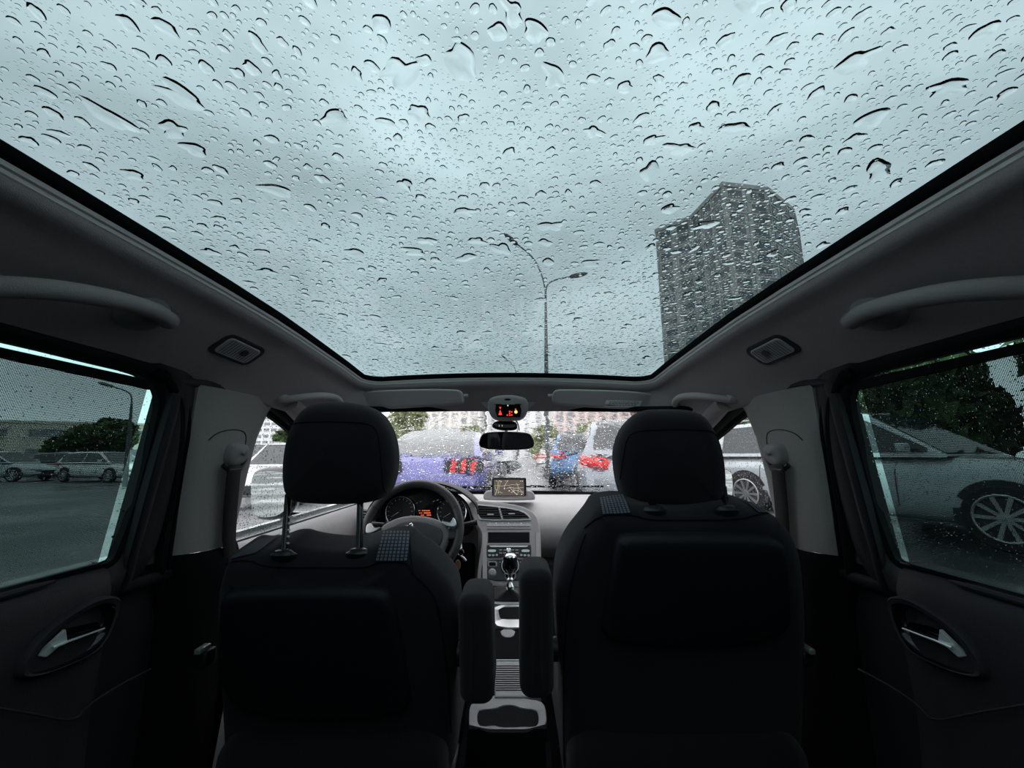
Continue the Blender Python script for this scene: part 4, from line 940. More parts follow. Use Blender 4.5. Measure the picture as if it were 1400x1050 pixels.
for u, v in ((547, 699), (618, 700)):
    p = IB.at(u, v, -.012); R_ = .066 if u < 600 else .066
    circ = lambda k, c: [p + IB.N * c + (Vector((1, 0, 0)) * math.cos(a) + IB.S * math.sin(a)) * R_ * k for a in np.linspace(0, 2 * PI, 48, endpoint=False)]
    g = MB(); g.ring(circ(1, 0), .0032, 8); gr = g.build('gauge_ring', 'chrome', ip)
    g = MB(); g.add(circ(.96, .004), [tuple(range(48))]); g.build('gauge_face', 'dash_dark', gr, smooth=0)
    for a in np.linspace(math.radians(-40), math.radians(220), 14):
        g = MB(); d_ = Vector((1, 0, 0)) * math.cos(a) + IB.S * math.sin(a); g.tube([p + IB.N * .002 + d_ * R_ * .76, p + IB.N * .002 + d_ * R_ * .88], .0009, 4); g.build('tick', 'label_white', gr)
    g = MB(); a = 2.6; d_ = Vector((1, 0, 0)) * math.cos(3.7) + IB.S * math.sin(3.7); g.tube([p, p + d_ * R_ * .7], [.0016, .0006], 5); g.build('needle', 'label_white', gr)
    g = MB(); g.lathe([(.001, -.004), (.008, -.003), (.009, .003)], p, IB.N, 16); g.build('gauge_hub', 'black_plastic', gr)
slab('trip_display', IB, bx4(571, 696, 592, 706.5, .05), -.010, -.004, .001, 'rubber', ip, 1)
td = bpy.data.objects['trip_display']; td['label'] = 'trip display with orange digits'
for (u, v, w_, h_) in ((572.5, 697.5, 3.5, 1.2), (577.5, 697.3, 12, 1.6), (573.5, 700.8, 5, 1.2), (580, 700.3, 10.5, 2), (576, 703.6, 6, 1.4), (584, 703.4, 6.5, 1.8)):
    for q in range(int(w_ / 1.6)):
        g = MB(); g.box(IB.at(u + q * 1.6, v + h_ / 2, -.0106), (.0034, .0006, h_ * .0030)); g.build('digit', 'orange_lit', td)
for u, v in ((569, 688.5), (574, 686.5), (592, 686), (597, 684.5), (601, 687)): g = MB(); g.tube([IB.at(u, v, -.006), IB.at(u + 2.4, v - 1.4, -.006)], .0012, 4); g.build('warning_symbol', 'label_white', ip)
# left end vent of the dash
LV = PF((-.66, 1.80, -.28), (0, .95, -.25))
lv = slab('side_vent', LV, [(491, 694), (506, 697), (508, 704), (506, 714), (492, 716)], -.02, .01, .003, 'dash_mid', dash, 1)
for k in range(4): g = MB(); g.tube([LV.at(493, 699 + 4 * k, -.0225), LV.at(505, 700 + 4 * k, -.0225)], .003, 6); g.build('slat', 'rubber', lv)

# ------------------------------------------------------------------ steering wheel
sw = thing('steering_wheel', 'black leather steering wheel with silver thumb inserts', 'steering wheel', pix(565, 728, y=1.48))
SWp = pix(564, 725, y=1.48); SW = PF(SWp, (0, math.cos(math.radians(22)), -math.sin(math.radians(22))))
R_ = .169
col = thing('steering_column', 'dark steering column shroud with stalks behind the wheel', 'steering column', SWp + SW.N * .1)
circ = [SW.B(R_ * math.cos(a), R_ * math.sin(a) * (1 if math.sin(a) > -.8 else .97), 0) for a in np.linspace(0, 2 * PI, 72, endpoint=False)]
g = MB(); g.ring(circ, .0155, 12); g.build('rim', 'leather', sw, smooth=80)
for a in (math.radians(152), math.radians(28), math.radians(-52), math.radians(-128)):
    g = MB(); c_ = SW.B(R_ * math.cos(a), R_ * math.sin(a), 0); ax = Vector((1, 0, 0)) * math.cos(a) + SW.S * math.sin(a)
    g.ring([c_ + (ax * math.cos(t) + SW.N * math.sin(t)) * .0158 for t in np.linspace(0, 2 * PI, 20, endpoint=False)], .0007, 4); g.build('rim_stitch', 'rubber', sw)
slab('airbag_cover', SW, [(516, 726), (524, 716), (545, 706), (566, 703.5), (588, 706), (608, 714), (614, 722), (612, 740), (600, 762), (590, 790), (545, 790), (536, 760), (520, 740)], -.016, .03, .012, 'wheel_grey', sw, 2, bulge=.006, sm=70)
slab('airbag_face', SW, [(530, 726), (545, 714), (566, 711), (588, 714), (604, 722), (606, 738), (594, 757), (566, 764), (540, 757), (528, 740)], -.024, -.014, .006, 'leather', sw, 2, bulge=.004, sm=70)
slab('spoke', SW, [(500, 722), (522, 724), (522, 738), (501, 740)], -.004, .018, .008, 'leather', sw, 1); slab('spoke', SW, [(608, 720), (630, 720), (630, 736), (608, 740)], -.004, .018, .008, 'leather', sw, 1)
slab('spoke', SW, [(548, 778), (582, 778), (588, 800), (542, 800)], -.004, .018, .008, 'leather', sw, 1)
for pts in ([(499.5, 724), (501, 717), (507, 714.5), (508.5, 719), (512, 722.5), (521.5, 719.5), (516, 725), (507, 729), (500, 729.5)], [(603, 711), (609, 716.5), (615, 716), (618, 711), (619, 706.5), (623, 711), (624, 718), (620, 721), (607, 718.5)]):
    slab('thumb_insert', SW, pts, -.026, -.006, .003, 'silver', sw, 1)
# rampant lion badge: body, mane, forelegs, hind legs and tail in chromed relief
EB = lambda x, y: SW.at(480 + x / 7.778, 640 + y / 7.778, -.040)
g = MB()
for pts, r0 in (([(572, 612), (600, 610), (622, 618)], .0013), ([(572, 640), (600, 630), (628, 626)], .0013), ([(622, 598), (640, 590), (652, 602), (650, 618)], .0026), ([(640, 606), (630, 622), (620, 640), (628, 655)], .0028), ([(628, 650), (612, 662), (598, 664)], .0014), ([(630, 640), (650, 652), (662, 672)], .0015), ([(655, 640), (668, 622), (664, 600), (674, 594)], .0010)):
    g.tube([EB(x, y) for x, y in pts], r0, 6)
o = g.build('lion_badge', 'chrome', sw, smooth=60); o['label'] = 'chrome rampant lion badge'
for pts, mt in (([SW.B(.17, .03, .05), SW.B(.20, .035, .05), SW.B(.225, .04, .052)], 'stalk'), ([SW.B(-.12, .03, .05), SW.B(-.20, .035, .05)], 'stalk')):
    g = MB(); g.tube(pts, [.007, .008, .011][:len(pts)], 10); g.build(mt, 'black_plastic', col)
g = MB(); cushion(g, rrect(.13, .10, .03, 5, (0, -.01)), SW.B, .035, .36, .02, nr=4); g.build('shroud', 'lower_dark', col, smooth=60)
g = MB(); g.tube([SW.B(-.10, .03, .06), SW.B(.17, .03, .055)], .009, 8); g.build('stalk_root', 'black_plastic', col)
ky = thing('car_keys', 'car key with metal rings and an oval wooden tag hanging from the ignition', 'keys', pix(630, 752, y=1.58))
g = MB(); p = pix(630.5, 744, y=1.6); g.tube([p, pix(630.5, 752, y=1.58)], .004, 6); g.build('key', 'satin_silver', ky)
g = MB(); c_ = pix(630, 755, y=1.575); g.ring([c_ + Vector((math.cos(a) * .011, .003 * math.sin(a), math.sin(a) * .011)) for a in np.linspace(0, 2 * PI, 24, endpoint=False)], .0014, 6); g.build('key_ring', 'chrome', ky)
g = MB(); g.tube([pix(630, 760, y=1.57), pix(634, 763, y=1.57), pix(637, 767, y=1.57)], [.003, .005, .004], 8); g.build('clasp', 'satin_silver', ky)
WT = PF(pix(626, 771, y=1.57), (0, 1, 0)); slab('wooden_tag', WT, [(622.4, 768), (624, 765.8), (627, 765.5), (629.6, 768), (630, 774), (627.8, 780), (624.5, 780.4), (622, 777)], 0, .004, .0015, 'wood_tag', ky, 2)

# ------------------------------------------------------------------ centre console
con = thing('centre_console', 'dark centre console with silver gear surround, ribbed lid and rear cupholder', 'centre console', (0, 1.3, -.9))
CP = PF((0, 1.0, -.68), (0, .25, -.968))
def resamp(L, Nn, c):
    pts = [Vector((p[0] - c[0], p[1] - c[1])) for p in L]; out = []
    for k in range(Nn):
        a = 2 * PI * k / Nn; d = Vector((math.cos(a), math.sin(a))); best = 0
        for i in range(len(pts)):
            p, q = pts[i], pts[(i + 1) % len(pts)]; e = q - p; den = d.x * e.y - d.y * e.x
            if abs(den) < 1e-12: continue
            t = (p.x * e.y - p.y * e.x) / den; s_ = (p.x * d.y - p.y * d.x) / den
            if t > 0 and -1e-6 <= s_ <= 1 + 1e-6: best = max(best, t)
        out.append((c[0] + d.x * best, c[1] + d.y * best))
    return out
def well(name, pf, outer, inner, c0, side, depth, mat, wmat, parent, it=2, lipc=.002):
    o_ = pf.loop(outer, it, c0); i_ = pf.loop(inner, it, c0); c = (sum(p[0] for p in i_) / len(i_), sum(p[1] for p in i_) / len(i_))
    Nn = 56; o_ = resamp(o_, Nn, c); i_ = resamp(i_, Nn, c)
    sc_ = lambda L, k: [(c[0] + (p[0] - c[0]) * k, c[1] + (p[1] - c[1]) * k) for p in L]
    R = lambda L, cc: [pf.B(*p, cc) for p in L]
    g = MB(); g.loft([R(o_, c0 + side), R(o_, c0 + .004), R(sc_(o_, .985), c0), R(sc_(i_, 1.04), c0), R(i_, c0 + lipc)], False); g2 = MB(); g2.loft([R(i_, c0 + lipc), R(sc_(i_, .93), c0 + depth), R(sc_(i_, .1), c0 + depth)], True)
    a = g.build(name, mat, parent, smooth=50); g2.build('well', wmat, a, smooth=40); return a
# side walls of the console
def PYZ(y, dz=0): return -.68 + (y - 1.0) * .2583 + dz
for sdn in (-1, 1):
    g = MB(); g.prism([Vector((sdn * .105 + (.0 if sdn > 0 else 0), y, z)) for y, z in ((.93, -.93), (.93, PYZ(.93, -.012)), (1.62, PYZ(1.62, -.012)), (1.80, PYZ(1.62, -.02)), (1.80, -.93))], (-sdn * .012, 0, 0)); g.build('side_panel', 'lower_dark', con, smooth=0)
gs = well('gear_surround', CP, [(655, 797), (700, 795), (740, 797), (740, 826), (668, 827), (660, 815)], [(669.5, 800), (690, 798.3), (712, 799.5), (724, 803), (722, 818), (717, 822.5), (676, 822.5), (673, 818)], -.012, .10, .03, 'satin_silver', 'rubber', con, 1)
g = MB(); L = CP.loop([(670.5, 801), (690, 799.5), (712, 801), (722, 803), (720.5, 817), (715, 821), (677, 821), (674, 817)], 2, -.010); L = resamp(L, 32, (sum(p[0] for p in L) / len(L), sum(p[1] for p in L) / len(L)))
nk = CP.at(697.5, 803, -.05); nk = Vector((nk.x, nk.y, nk.z)); rings = [[CP.B(*p, -.008) for p in L]]
for k, (f, r_) in enumerate(((.25, .8), (.5, .55), (.72, .36), (.9, .25), (1, .18))):
    rings.append([CP.B(*p, -.008).lerp(nk, 1 - r_) + Vector((math.cos(4 * i), math.sin(3 * i), 0)) * .0025 * r_ for i, p in enumerate(L)])
g.loft(rings, True); bt_ = g.build('gear_boot', 'leather', gs, smooth=60)
lev = thing('gear_lever', 'gear lever with a chrome capped black ball knob', 'gear lever', nk)
kb = pix(697.5, 768, y=nk.y + .01); ax = (kb - nk).normalized(); hgt = (kb - nk).length
g = MB(); g.lathe([(.014, -.006), (.016, .004), (.012, .012), (.010, .018), (.0135, .022), (.0135, .028), (.009, .034), (.009, .045), (.014, .05), (.0150, .056), (.0105, .062), (.012, hgt - .032)], nk, ax, 24); g.build('stem', 'chrome', lev)
g = MB(); g.lathe([(.010, -.036), (.017, -.030), (.0225, -.018), (.0265, -.004), (.0272, .008), (.025, .018)], kb, ax, 28); g.build('knob', 'gloss_black', lev, smooth=70)
g = MB(); g.lathe([(.0255, .016), (.0248, .021), (.019, .028), (.010, .0315), (.0005, .0325)], kb, ax, 28); g.build('knob_cap', 'chrome', lev, smooth=70)
for sdn in (-1, 1): g = MB(); p = kb + ax * -.03 + Vector((sdn * .022, -.006, 0)); g.tube([p, p + Vector((-sdn * .004, 0, -.022)), kb + ax * -.062 + Vector((sdn * .012, 0, 0))], .0022, 6); g.build('lift_collar', 'satin_silver', lev)
tr_ = well('storage_tray', CP, [(670, 826), (742, 826), (742, 846), (738, 858), (681, 858), (675, 850)], [(680.5, 829.5), (711, 829), (728, 829.5), (726, 842), (722, 846.5), (686, 846.5), (683, 843)], -.010, .08, .05, 'silver', 'rubber', con, 1)
g = MB(); g.box(CP.at(695, 845.5, .02), (.02, .006, .008)); o = g.build('indicator', 'red_lit', tr_)
slab('console_front', CP, [(674, 858), (744, 858), (744, 888), (742, 903), (678, 903), (676, 885)], -.004, .05, .006, 'lower_dark', con, 0)
slab('ashtray_flap', CP, [(683, 860), (705, 860), (702, 871), (687, 871)], -.006, -.002, .002, 'dash_mid', con, 1)
lid = slab('console_lid', CP, [(676, 902), (712, 902), (738, 902), (740, 953), (676, 953)], -.014, .03, .006, 'dash_mid', con, 0)
g = MB(); g.tube([CP.at(676.5, 902.4, -.015), CP.at(738, 902.4, -.015)], .0018, 6); g.build('lid_edge', 'silver', lid)
for k in range(12): g = MB(); v = 910.5 + k * 3.0; g.tube([CP.at(677.5, v, -.0145), CP.at(738, v, -.0145)], .0013, 5); g.build('rib', 'dash_dark', lid)
cup = well('cupholder', CP, [(642, 962), (660, 955), (676, 950), (708, 950), (722, 956), (742, 958), (747, 970), (748, 997), (641, 997), (641, 975)], [(652, 975), (656, 970), (678, 969), (686, 965), (695, 963.3), (705, 965), (712, 968.5), (732, 970), (736.5, 975), (736.5, 990), (730, 993.5), (712, 993), (707, 994), (683, 994), (677, 991), (660, 993.5), (653, 990)], -.010, .02, .075, 'dash_mid', 'rubber', con, 1)
g = MB(); P = [CP.at(641, 996.5, -.006), CP.at(748, 996.5, -.006)]
g.loft([[P[0], P[1]], [P[0] + Vector((-.002, -.012, -.02)), P[1] + Vector((.002, -.012, -.02))], [P[0] + Vector((-.004, -.018, -.10)), P[1] + Vector((.004, -.018, -.10))], [P[0] + Vector((-.004, -.012, -.25)), P[1] + Vector((.004, -.012, -.25))]], False, False)
g.build('rear_face', 'lower_dark', con, smooth=60)

# ================================================================== OUTSIDE
GZ = -LIFT
def gh(x, y): return .070 * max(0, min(6, y - 2.8)) * max(0, min(1, (x + 5) / 2)) * max(0, min(1, (12 - x) / 5))      # the car park rises gently ahead
g = MB(); XX = [-260, -60, -30, -15, -9, -7, -5, -4.3, -3.6, -3, 0, 3, 6, 7, 8, 10, 12, 20, 60, 260]; YY = [-60, 0, 2.8, 4, 5, 6.5, 8.8, 13.5, 16, 20, 40, 100, 340]
g.grid(lambda i, j: Vector((XX[round(i * 19)], YY[round(j * 12)], GZ + gh(XX[round(i * 19)], YY[round(j * 12)]))), 19, 12); struct(g.build('ground', 'wet_asphalt', smooth=0), 'wet dark asphalt of the car park', 'ground')

# own door mirrors
for sd in (-1, 1):
    dm = thing('door_mirror', 'rounded door mirror outside the front %s window' % SIDES[sd], 'door mirror', (sd * .86, 1.56, -.24))
    yy = 1.50; L = [pix(u, v, y=yy) for u, v in ((343, 650), (352, 640), (385, 637), (412, 642), (416, 670), (413, 694), (398, 708), (370, 713), (350, 710), (343, 690))]
    L = [(sd * abs(p.x - .014), p.z) for p in L]; L = chaikin([(a, b, 0) for a, b in L], 2)
    if sd > 0: yy = 1.72
    Bd = lambda a, b, c: Vector((a, yy + c + (a * sd - .95) * .25, b))
    g = MB(); cushion(g, L, Bd, 0, .12, .035, nr=5, shrink=.02); g.build('housing', 'paint_black', dm, smooth=70)
    cx_ = sum(p.x for p in L) / len(L); cy_ = sum(p.y for p in L) / len(L)
    g = MB(); g.add([Bd(cx_ + (p.x - cx_) * .84, cy_ + (p.y - cy_) * .84, -.001) for p in L], [tuple(range(len(L)))]); g.build('mirror_glass', 'mirror_glass', dm, smooth=0)
    g = MB(); g.tube([Vector((sd * .77, 1.60, -.245)), Vector((sd * .86, yy + .06, -.235))], .028, 10); g.build('arm', 'paint_black', dm)

def make_car(label, paint, kind, loc, heading, L=4.4, Wd=1.80, H=1.48, group='cars in the car park', lights='red'):
    root = thing('car', label, 'car', (0, 0, 0), group)
    zb = H * .63 if kind != 'suv' else H * .62
    W2 = Wd / 2
    deck = dict(coupe=([0, .03, .10, .18, .62, .70, .95, 1], [.66, .95, 1.02, 1.04, 1.0, .98, .80, .55]), hatch=([0, .02, .06, .15, .70, .76, .95, 1], [.70, .95, 1.0, 1.0, 1.0, .98, .78, .5]),
                suv=([0, .02, .06, .15, .66, .74, .95, 1], [.70, .95, 1.0, 1.0, 1.0, .99, .86, .6]), sedan=([0, .02, .06, .15, .66, .74, .95, 1], [.70, .92, .97, 1.0, 1.0, .97, .80, .5]))[kind]
    roof = dict(coupe=([.06, .20, .36, .48, .56, .74], [0, .55, .93, 1, .93, 0]), hatch=([.015, .07, .12, .40, .56, .76], [0, .75, .93, 1, .95, 0]),
                suv=([.015, .07, .11, .40, .55, .73], [0, .72, .93, 1, .96, 0]), sedan=([.12, .22, .30, .44, .54, .74], [0, .62, .92, 1, .93, 0]))[kind]
    clr = .20
    def wid(t): return W2 * (1 - .16 * abs(2 * t - 1) ** 5)
    def ztop(t): return zb * interp(t, *deck)
    def zbot(t): return clr + .14 * abs(2 * t - 1) ** 8
    rings = []
    ts = [0, .004, .015, .04, .08, .14, .2, .3, .4, .5, .6, .68, .74, .8, .86, .92, .96, .985, .996, 1]
    for t in ts:
        sh = .86 if t in (0, 1) else (.95 if t in (.004, .996) else 1)
        zt, zo = ztop(t), zbot(t); zc, zh = (zt + zo) / 2, (zt - zo) / 2 * sh; w = wid(t) * sh; r_ = []
        for k in range(28):
            a = 2 * PI * (k + .5) / 28; c_, s_ = math.cos(a), math.sin(a)
            yy = w * math.copysign(abs(c_) ** .42, c_); zz = zc + zh * math.copysign(abs(s_) ** .42, s_)
            if s_ > 0: yy *= 1 - .07 * ((zz - zc) / zh) ** 2
            r_.append(Vector((L * (t - .5), yy, zz)))
        rings.append(r_)
    g = MB(); g.loft(rings, True); g.build('body', paint, root, smooth=50)
    Hr = H - zb
    def zr(t): return zb - .02 + (Hr + .02) * interp(t, *roof)
    wb, wr = W2 * .92, W2 * .70
    def gy(t, z): f = (z - zb) / Hr; return lerp(wb, wr, f) * (1 - .10 * abs(2 * t - .85) ** 3)
    rings = []; ss = sorted(set(list(np.linspace(roof[0][0], roof[0][-1], 22))))
    for t in ss:
        h = zr(t); r_ = []
        for f in (0, .25, .5, .75, .9, .97): z = zb - .03 + (h - zb + .03) * f; r_.append(Vector((L * (t - .5), gy(t, z) * (1 if f < .9 else (.985 if f < .95 else .94)), z)))
        for q in (.75, .4, 0): z = h + .012 * (1 - q); r_.append(Vector((L * (t - .5), gy(t, h) * q, z)))
        r_ += [Vector((p.x, -p.y, p.z)) for p in reversed(r_[:-1])]; rings.append(r_)
    g = MB(); g.loft(rings, False, False); g.build('cabin', paint, root, smooth=50)
    def pane(nm2, t0, t1, side):
        A, B_ = [], []
        for t in np.linspace(t0, t1, 12):
            h = zr(t); lo, hi = zb + .035, zb + (h - zb) * .86
            if hi < lo: hi = lo + .002
            A.append(Vector((L * (t - .5), side * (gy(t, lo) + .008), lo))); B_.append(Vector((L * (t - .5), side * (gy(t, hi) + .008), hi)))
        g = MB(); g.strip(A, B_); g.build(nm2, 'car_glass', root, smooth=60)
    tm = .40; tf = roof[0][-1] - .035; tr2 = roof[0][0] + (.07 if kind != 'hatch' else .06)
    for s in (-1, 1): pane('side_window', tr2, tm - .008, s); pane('side_window', tm + .008, tf, s)
    for nm2, t0, t1 in (('windscreen', roof[0][-2] + .012, roof[0][-1] - .008), ('rear_window', roof[0][0] + .010, roof[0][2] - .012)):
        A, B_ = [], []
        for t in np.linspace(t0, t1, 8): h = zr(t) + .020; w = gy(t, zr(t)) * .86; A.append(Vector((L * (t - .5), -w, h - .008))); B_.append(Vector((L * (t - .5), w, h - .008)))
        g = MB(); g.loft([A, [(a.lerp(b, .5) + Vector((0, 0, .012))) for a, b in zip(A, B_)], B_], False, False); g.build(nm2, 'car_glass', root, smooth=60)
    wr_ = .33 if kind != 'suv' else .36; zh_ = wr_
    wx = (L * (.19 - .5), L * (.81 - .5))
    tyre0 = None
    for x in wx:
        for s in (-1, 1):
            yw = s * (W2 * (1 - .16 * abs(2 * (x / L + .5) - 1) ** 5))
            g = MB(); pts = [Vector((x + wr_ * 1.16 * math.cos(a), yw + s * .004, zh_ + wr_ * 1.16 * math.sin(a))) for a in np.linspace(-.32, PI + .32, 24)]; g.prism(pts, (0, -s * .05, 0)); g.build('wheel_arch', 'car_trim', root, smooth=0)
            g = MB(); o_ = Vector((x, yw - s * .16, zh_)); g.lathe([(wr_ * .6, 0), (wr_ * .95, 0), (wr_, .02), (wr_, .16), (wr_ * .95, .18), (wr_ * .72, .185), (wr_ * .66, .17), (wr_ * .1, .12)], o_, (0, s, 0), 32)
            ty = g.build('wheel', 'tyre', root)
            g = MB(); g.ring([Vector((x + wr_ * .70 * math.cos(a), yw + s * .022, zh_ + wr_ * .70 * math.sin(a))) for a in np.linspace(0, 2 * PI, 32, endpoint=False)], .014, 6); g.build('rim', 'alloy', ty)
            for k in range(10):
                a = 2 * PI * k / 10; d_ = Vector((math.cos(a), 0, math.sin(a))); n_ = Vector((-math.sin(a), 0, math.cos(a))); c_ = Vector((x, yw + s * .016, zh_))
                g = MB(); g.prism([c_ + d_ * .04 - n_ * .016, c_ + d_ * .04 + n_ * .016, c_ + d_ * wr_ * .70 + n_ * .022, c_ + d_ * wr_ * .70 - n_ * .022], (0, -s * .02, 0)); g.build('spoke', 'alloy', ty, smooth=0)
            g = MB(); g.lathe([(.055, 0), (.05, .01), (.001, .014)], Vector((x, yw + s * .012, zh_)), (0, s, 0), 16); g.build('hub_cap', 'alloy', ty)
    for s in (-1, 1):
        if lights == 'bars':
            for k in range(3):
                y0 = W2 * (.84 - .15 * k); x_ = -L / 2 - .012
                g = MB(); g.prism([Vector((x_, s * y0, zb * .94)), Vector((x_, s * (y0 - .075), zb * .94)), Vector((x_, s * (y0 - .10), zb * .75)), Vector((x_, s * (y0 - .025), zb * .75))], (.05, 0, 0)); g.build('tail_lamp', 'tail_red', root, smooth=0)
            g = MB(); g.box((-L / 2 + .012, s * W2 * .64, zb * .845), (.03, .62, .21)); g.build('lamp_surround', 'car_trim', root, bevel=.01)
        else:
            w0 = wid(.02); x0_ = -L / 2
            g = MB(); z1, z0_ = zb * .96, zb * .74
            P = [Vector((x0_ - .015, s * w0 * .62, z1 - .05)), Vector((x0_ - .012, s * w0 * .84, z1)), Vector((x0_ + .05, s * (w0 * 1.0 + .012), z1 + .01)), Vector((x0_ + .34, s * (wid(.08) + .012), z1 + .005))]
            Q = [p + Vector((0, 0, -.13 if i < 3 else -.05)) for i, p in enumerate(P)]
            g.strip(P, Q); g.strip([p + Vector((.04, -s * .04, 0)) for p in P], [p + Vector((.04, -s * .04, 0)) for p in Q]); g.build('tail_lamp', 'tail_red', root, solid=.02)
        w0 = wid(.97)
        P = [Vector((L / 2 - .03, s * w0 * .55, zb * .68)), Vector((L / 2 - .05, s * w0 * .86, zb * .70)), Vector((L / 2 - .22, s * (wid(.95) + .004), zb * .76))]
        g = MB(); g.strip(P, [p + Vector((0, 0, -.12)) for p in P]); g.build('head_lamp', 'head_lamp', root, solid=.05)
        g = MB(); xm = L * (roof[0][-1] - .5) - .35; g.box((xm, s * (W2 + .06), zb + .09), (.10, .18, .13)); g.build('side_mirror', paint, root, bevel=.03, smooth=60)
        for t in (.30, .50):
            xh = L * (t - .5); g = MB(); yh = s * (W2 * .975 + .012); g.tube([Vector((xh - .10, yh - s * .01, zb * .84)), Vector((xh - .07, yh + s * .015, zb * .845)), Vector((xh + .07, yh + s * .015, zb * .845)), Vector((xh + .10, yh - s * .01, zb * .84))], .014, 8); g.build('door_handle', paint, root)
        for t in (.25, .42, .63):
            x = L * (t - .5); zz = [zb * q for q in (.97, .9, .8, .65, .5, .38)]; g = MB()
            zc, zh = (zb + clr) / 2, (zb - clr) / 2
            pts = []
            for z in zz: q = min(.999, abs((z - zc) / zh)); cc = math.cos(math.asin(q ** (1 / .42))) ** .42; pts.append(Vector((x, s * W2 * cc * (1 - (.07 * q * q if z > zc else 0)) * (1 - .16 * abs(2 * t - 1) ** 5) + s * .001, z)))
            g.tube(pts, .006, 4); g.build('door_gap', 'car_trim', root)
    g = MB(); g.box((-L / 2 - .005, 0, zb * (.62 if kind != 'coupe' else .40)), (.03, .52, .11)); g.build('number_plate', 'plate', root, bevel=.005)
    g = MB(); g.box((-L / 2 + .03, 0, .34), (.12, Wd * .78, .18)); g.build('bumper', 'car_trim', root, bevel=.03)
    g = MB(); g.box((L / 2 - .02, 0, .45), (.08, Wd * .5, .22)); g.build('grille', 'car_trim', root, bevel=.02)
    if kind == 'suv':
        for s in (-1, 1): g = MB(); g.tube([Vector((L * (t - .5), s * wr * .93, zr(t) + .045)) for t in (.12, .2, .35, .5)], .015, 6); g.build('roof_rail', 'alloy', root)
    root.location = (loc[0], loc[1], GZ + gh(loc[0], loc[1])); root.rotation_euler = (0, 0, math.radians(90 - heading)); return root
# heading in degrees clockwise from straight ahead (0 = driving away from the eye)
make_car('violet blue fastback car with three red bar tail lamps, left through the windscreen', 'paint_violet', 'coupe', (-1.30, 8.4), 1, L=4.6, Wd=1.95, H=1.42, lights='bars', group='cars in front')
make_car('slate grey hatchback with large red tail lamps, right through the windscreen', 'paint_slate', 'hatch', (2.15, 7.9), 8, L=4.2, Wd=1.8, H=1.52, group='cars in front')
make_car('bright blue hatchback beyond the slate grey one', 'paint_blue', 'hatch', (2.25, 12.3), 12, L=4.2, Wd=1.85, H=1.52, group='cars in front')
make_car('dark grey saloon parked ahead between the violet and the blue car', 'paint_grey', 'sedan', (-1.9, 16.4), 84, L=4.5, Wd=1.8, H=1.46, group='cars in front')
make_car('white car with a low roof parked across, beyond the blue hatchback', 'paint_white', 'hatch', (3.4, 18.5), 85, L=4.3, Wd=1.8, H=1.55, group='cars in front')
make_car('slate grey estate far off behind the violet car', 'paint_slate', 'suv', (-3.6, 19.5), 95, L=4.5, Wd=1.85, H=1.62, group='cars in front')
make_car('silver off-roader with alloy wheels parked on the passenger side', 'paint_silver', 'suv', (5.75, 6.35), 159, L=5.1, Wd=1.88, H=1.70, group='cars beside')
make_car('white off-roader nosing towards the driver side front window', 'paint_white', 'suv', (-6.7, 12.2), 172, L=4.5, Wd=1.85, H=1.66, group='cars beside')
make_car('dark van-like car with a pale roof behind the white off-roader', 'paint_slate', 'suv', (-12.4, 19.5), 178, L=4.8, Wd=1.9, H=1.85, group='cars beside')
for i, (x, y, h, p, k, t) in enumerate(((-26, 20.5, 80, 'paint_silver', 'sedan', 'silver saloon in the far row through the driver side blind'), (-20.5, 20.5, 100, 'paint_white', 'hatch', 'white hatchback at the right end of the far row, beside the lamp post'),
                                        (-31, 17, 95, 'paint_white', 'suv', 'white off-roader in the far row, left of the silver saloon'), (-27, 25, 90, 'paint_grey', 'hatch', 'grey hatchback behind the silver saloon of the far row'), (-33, 24, 90, 'paint_black', 'sedan', 'black saloon at the back left of the far row'))):
    make_car(t, p, k, (x, y), h, group='far row of parked cars')

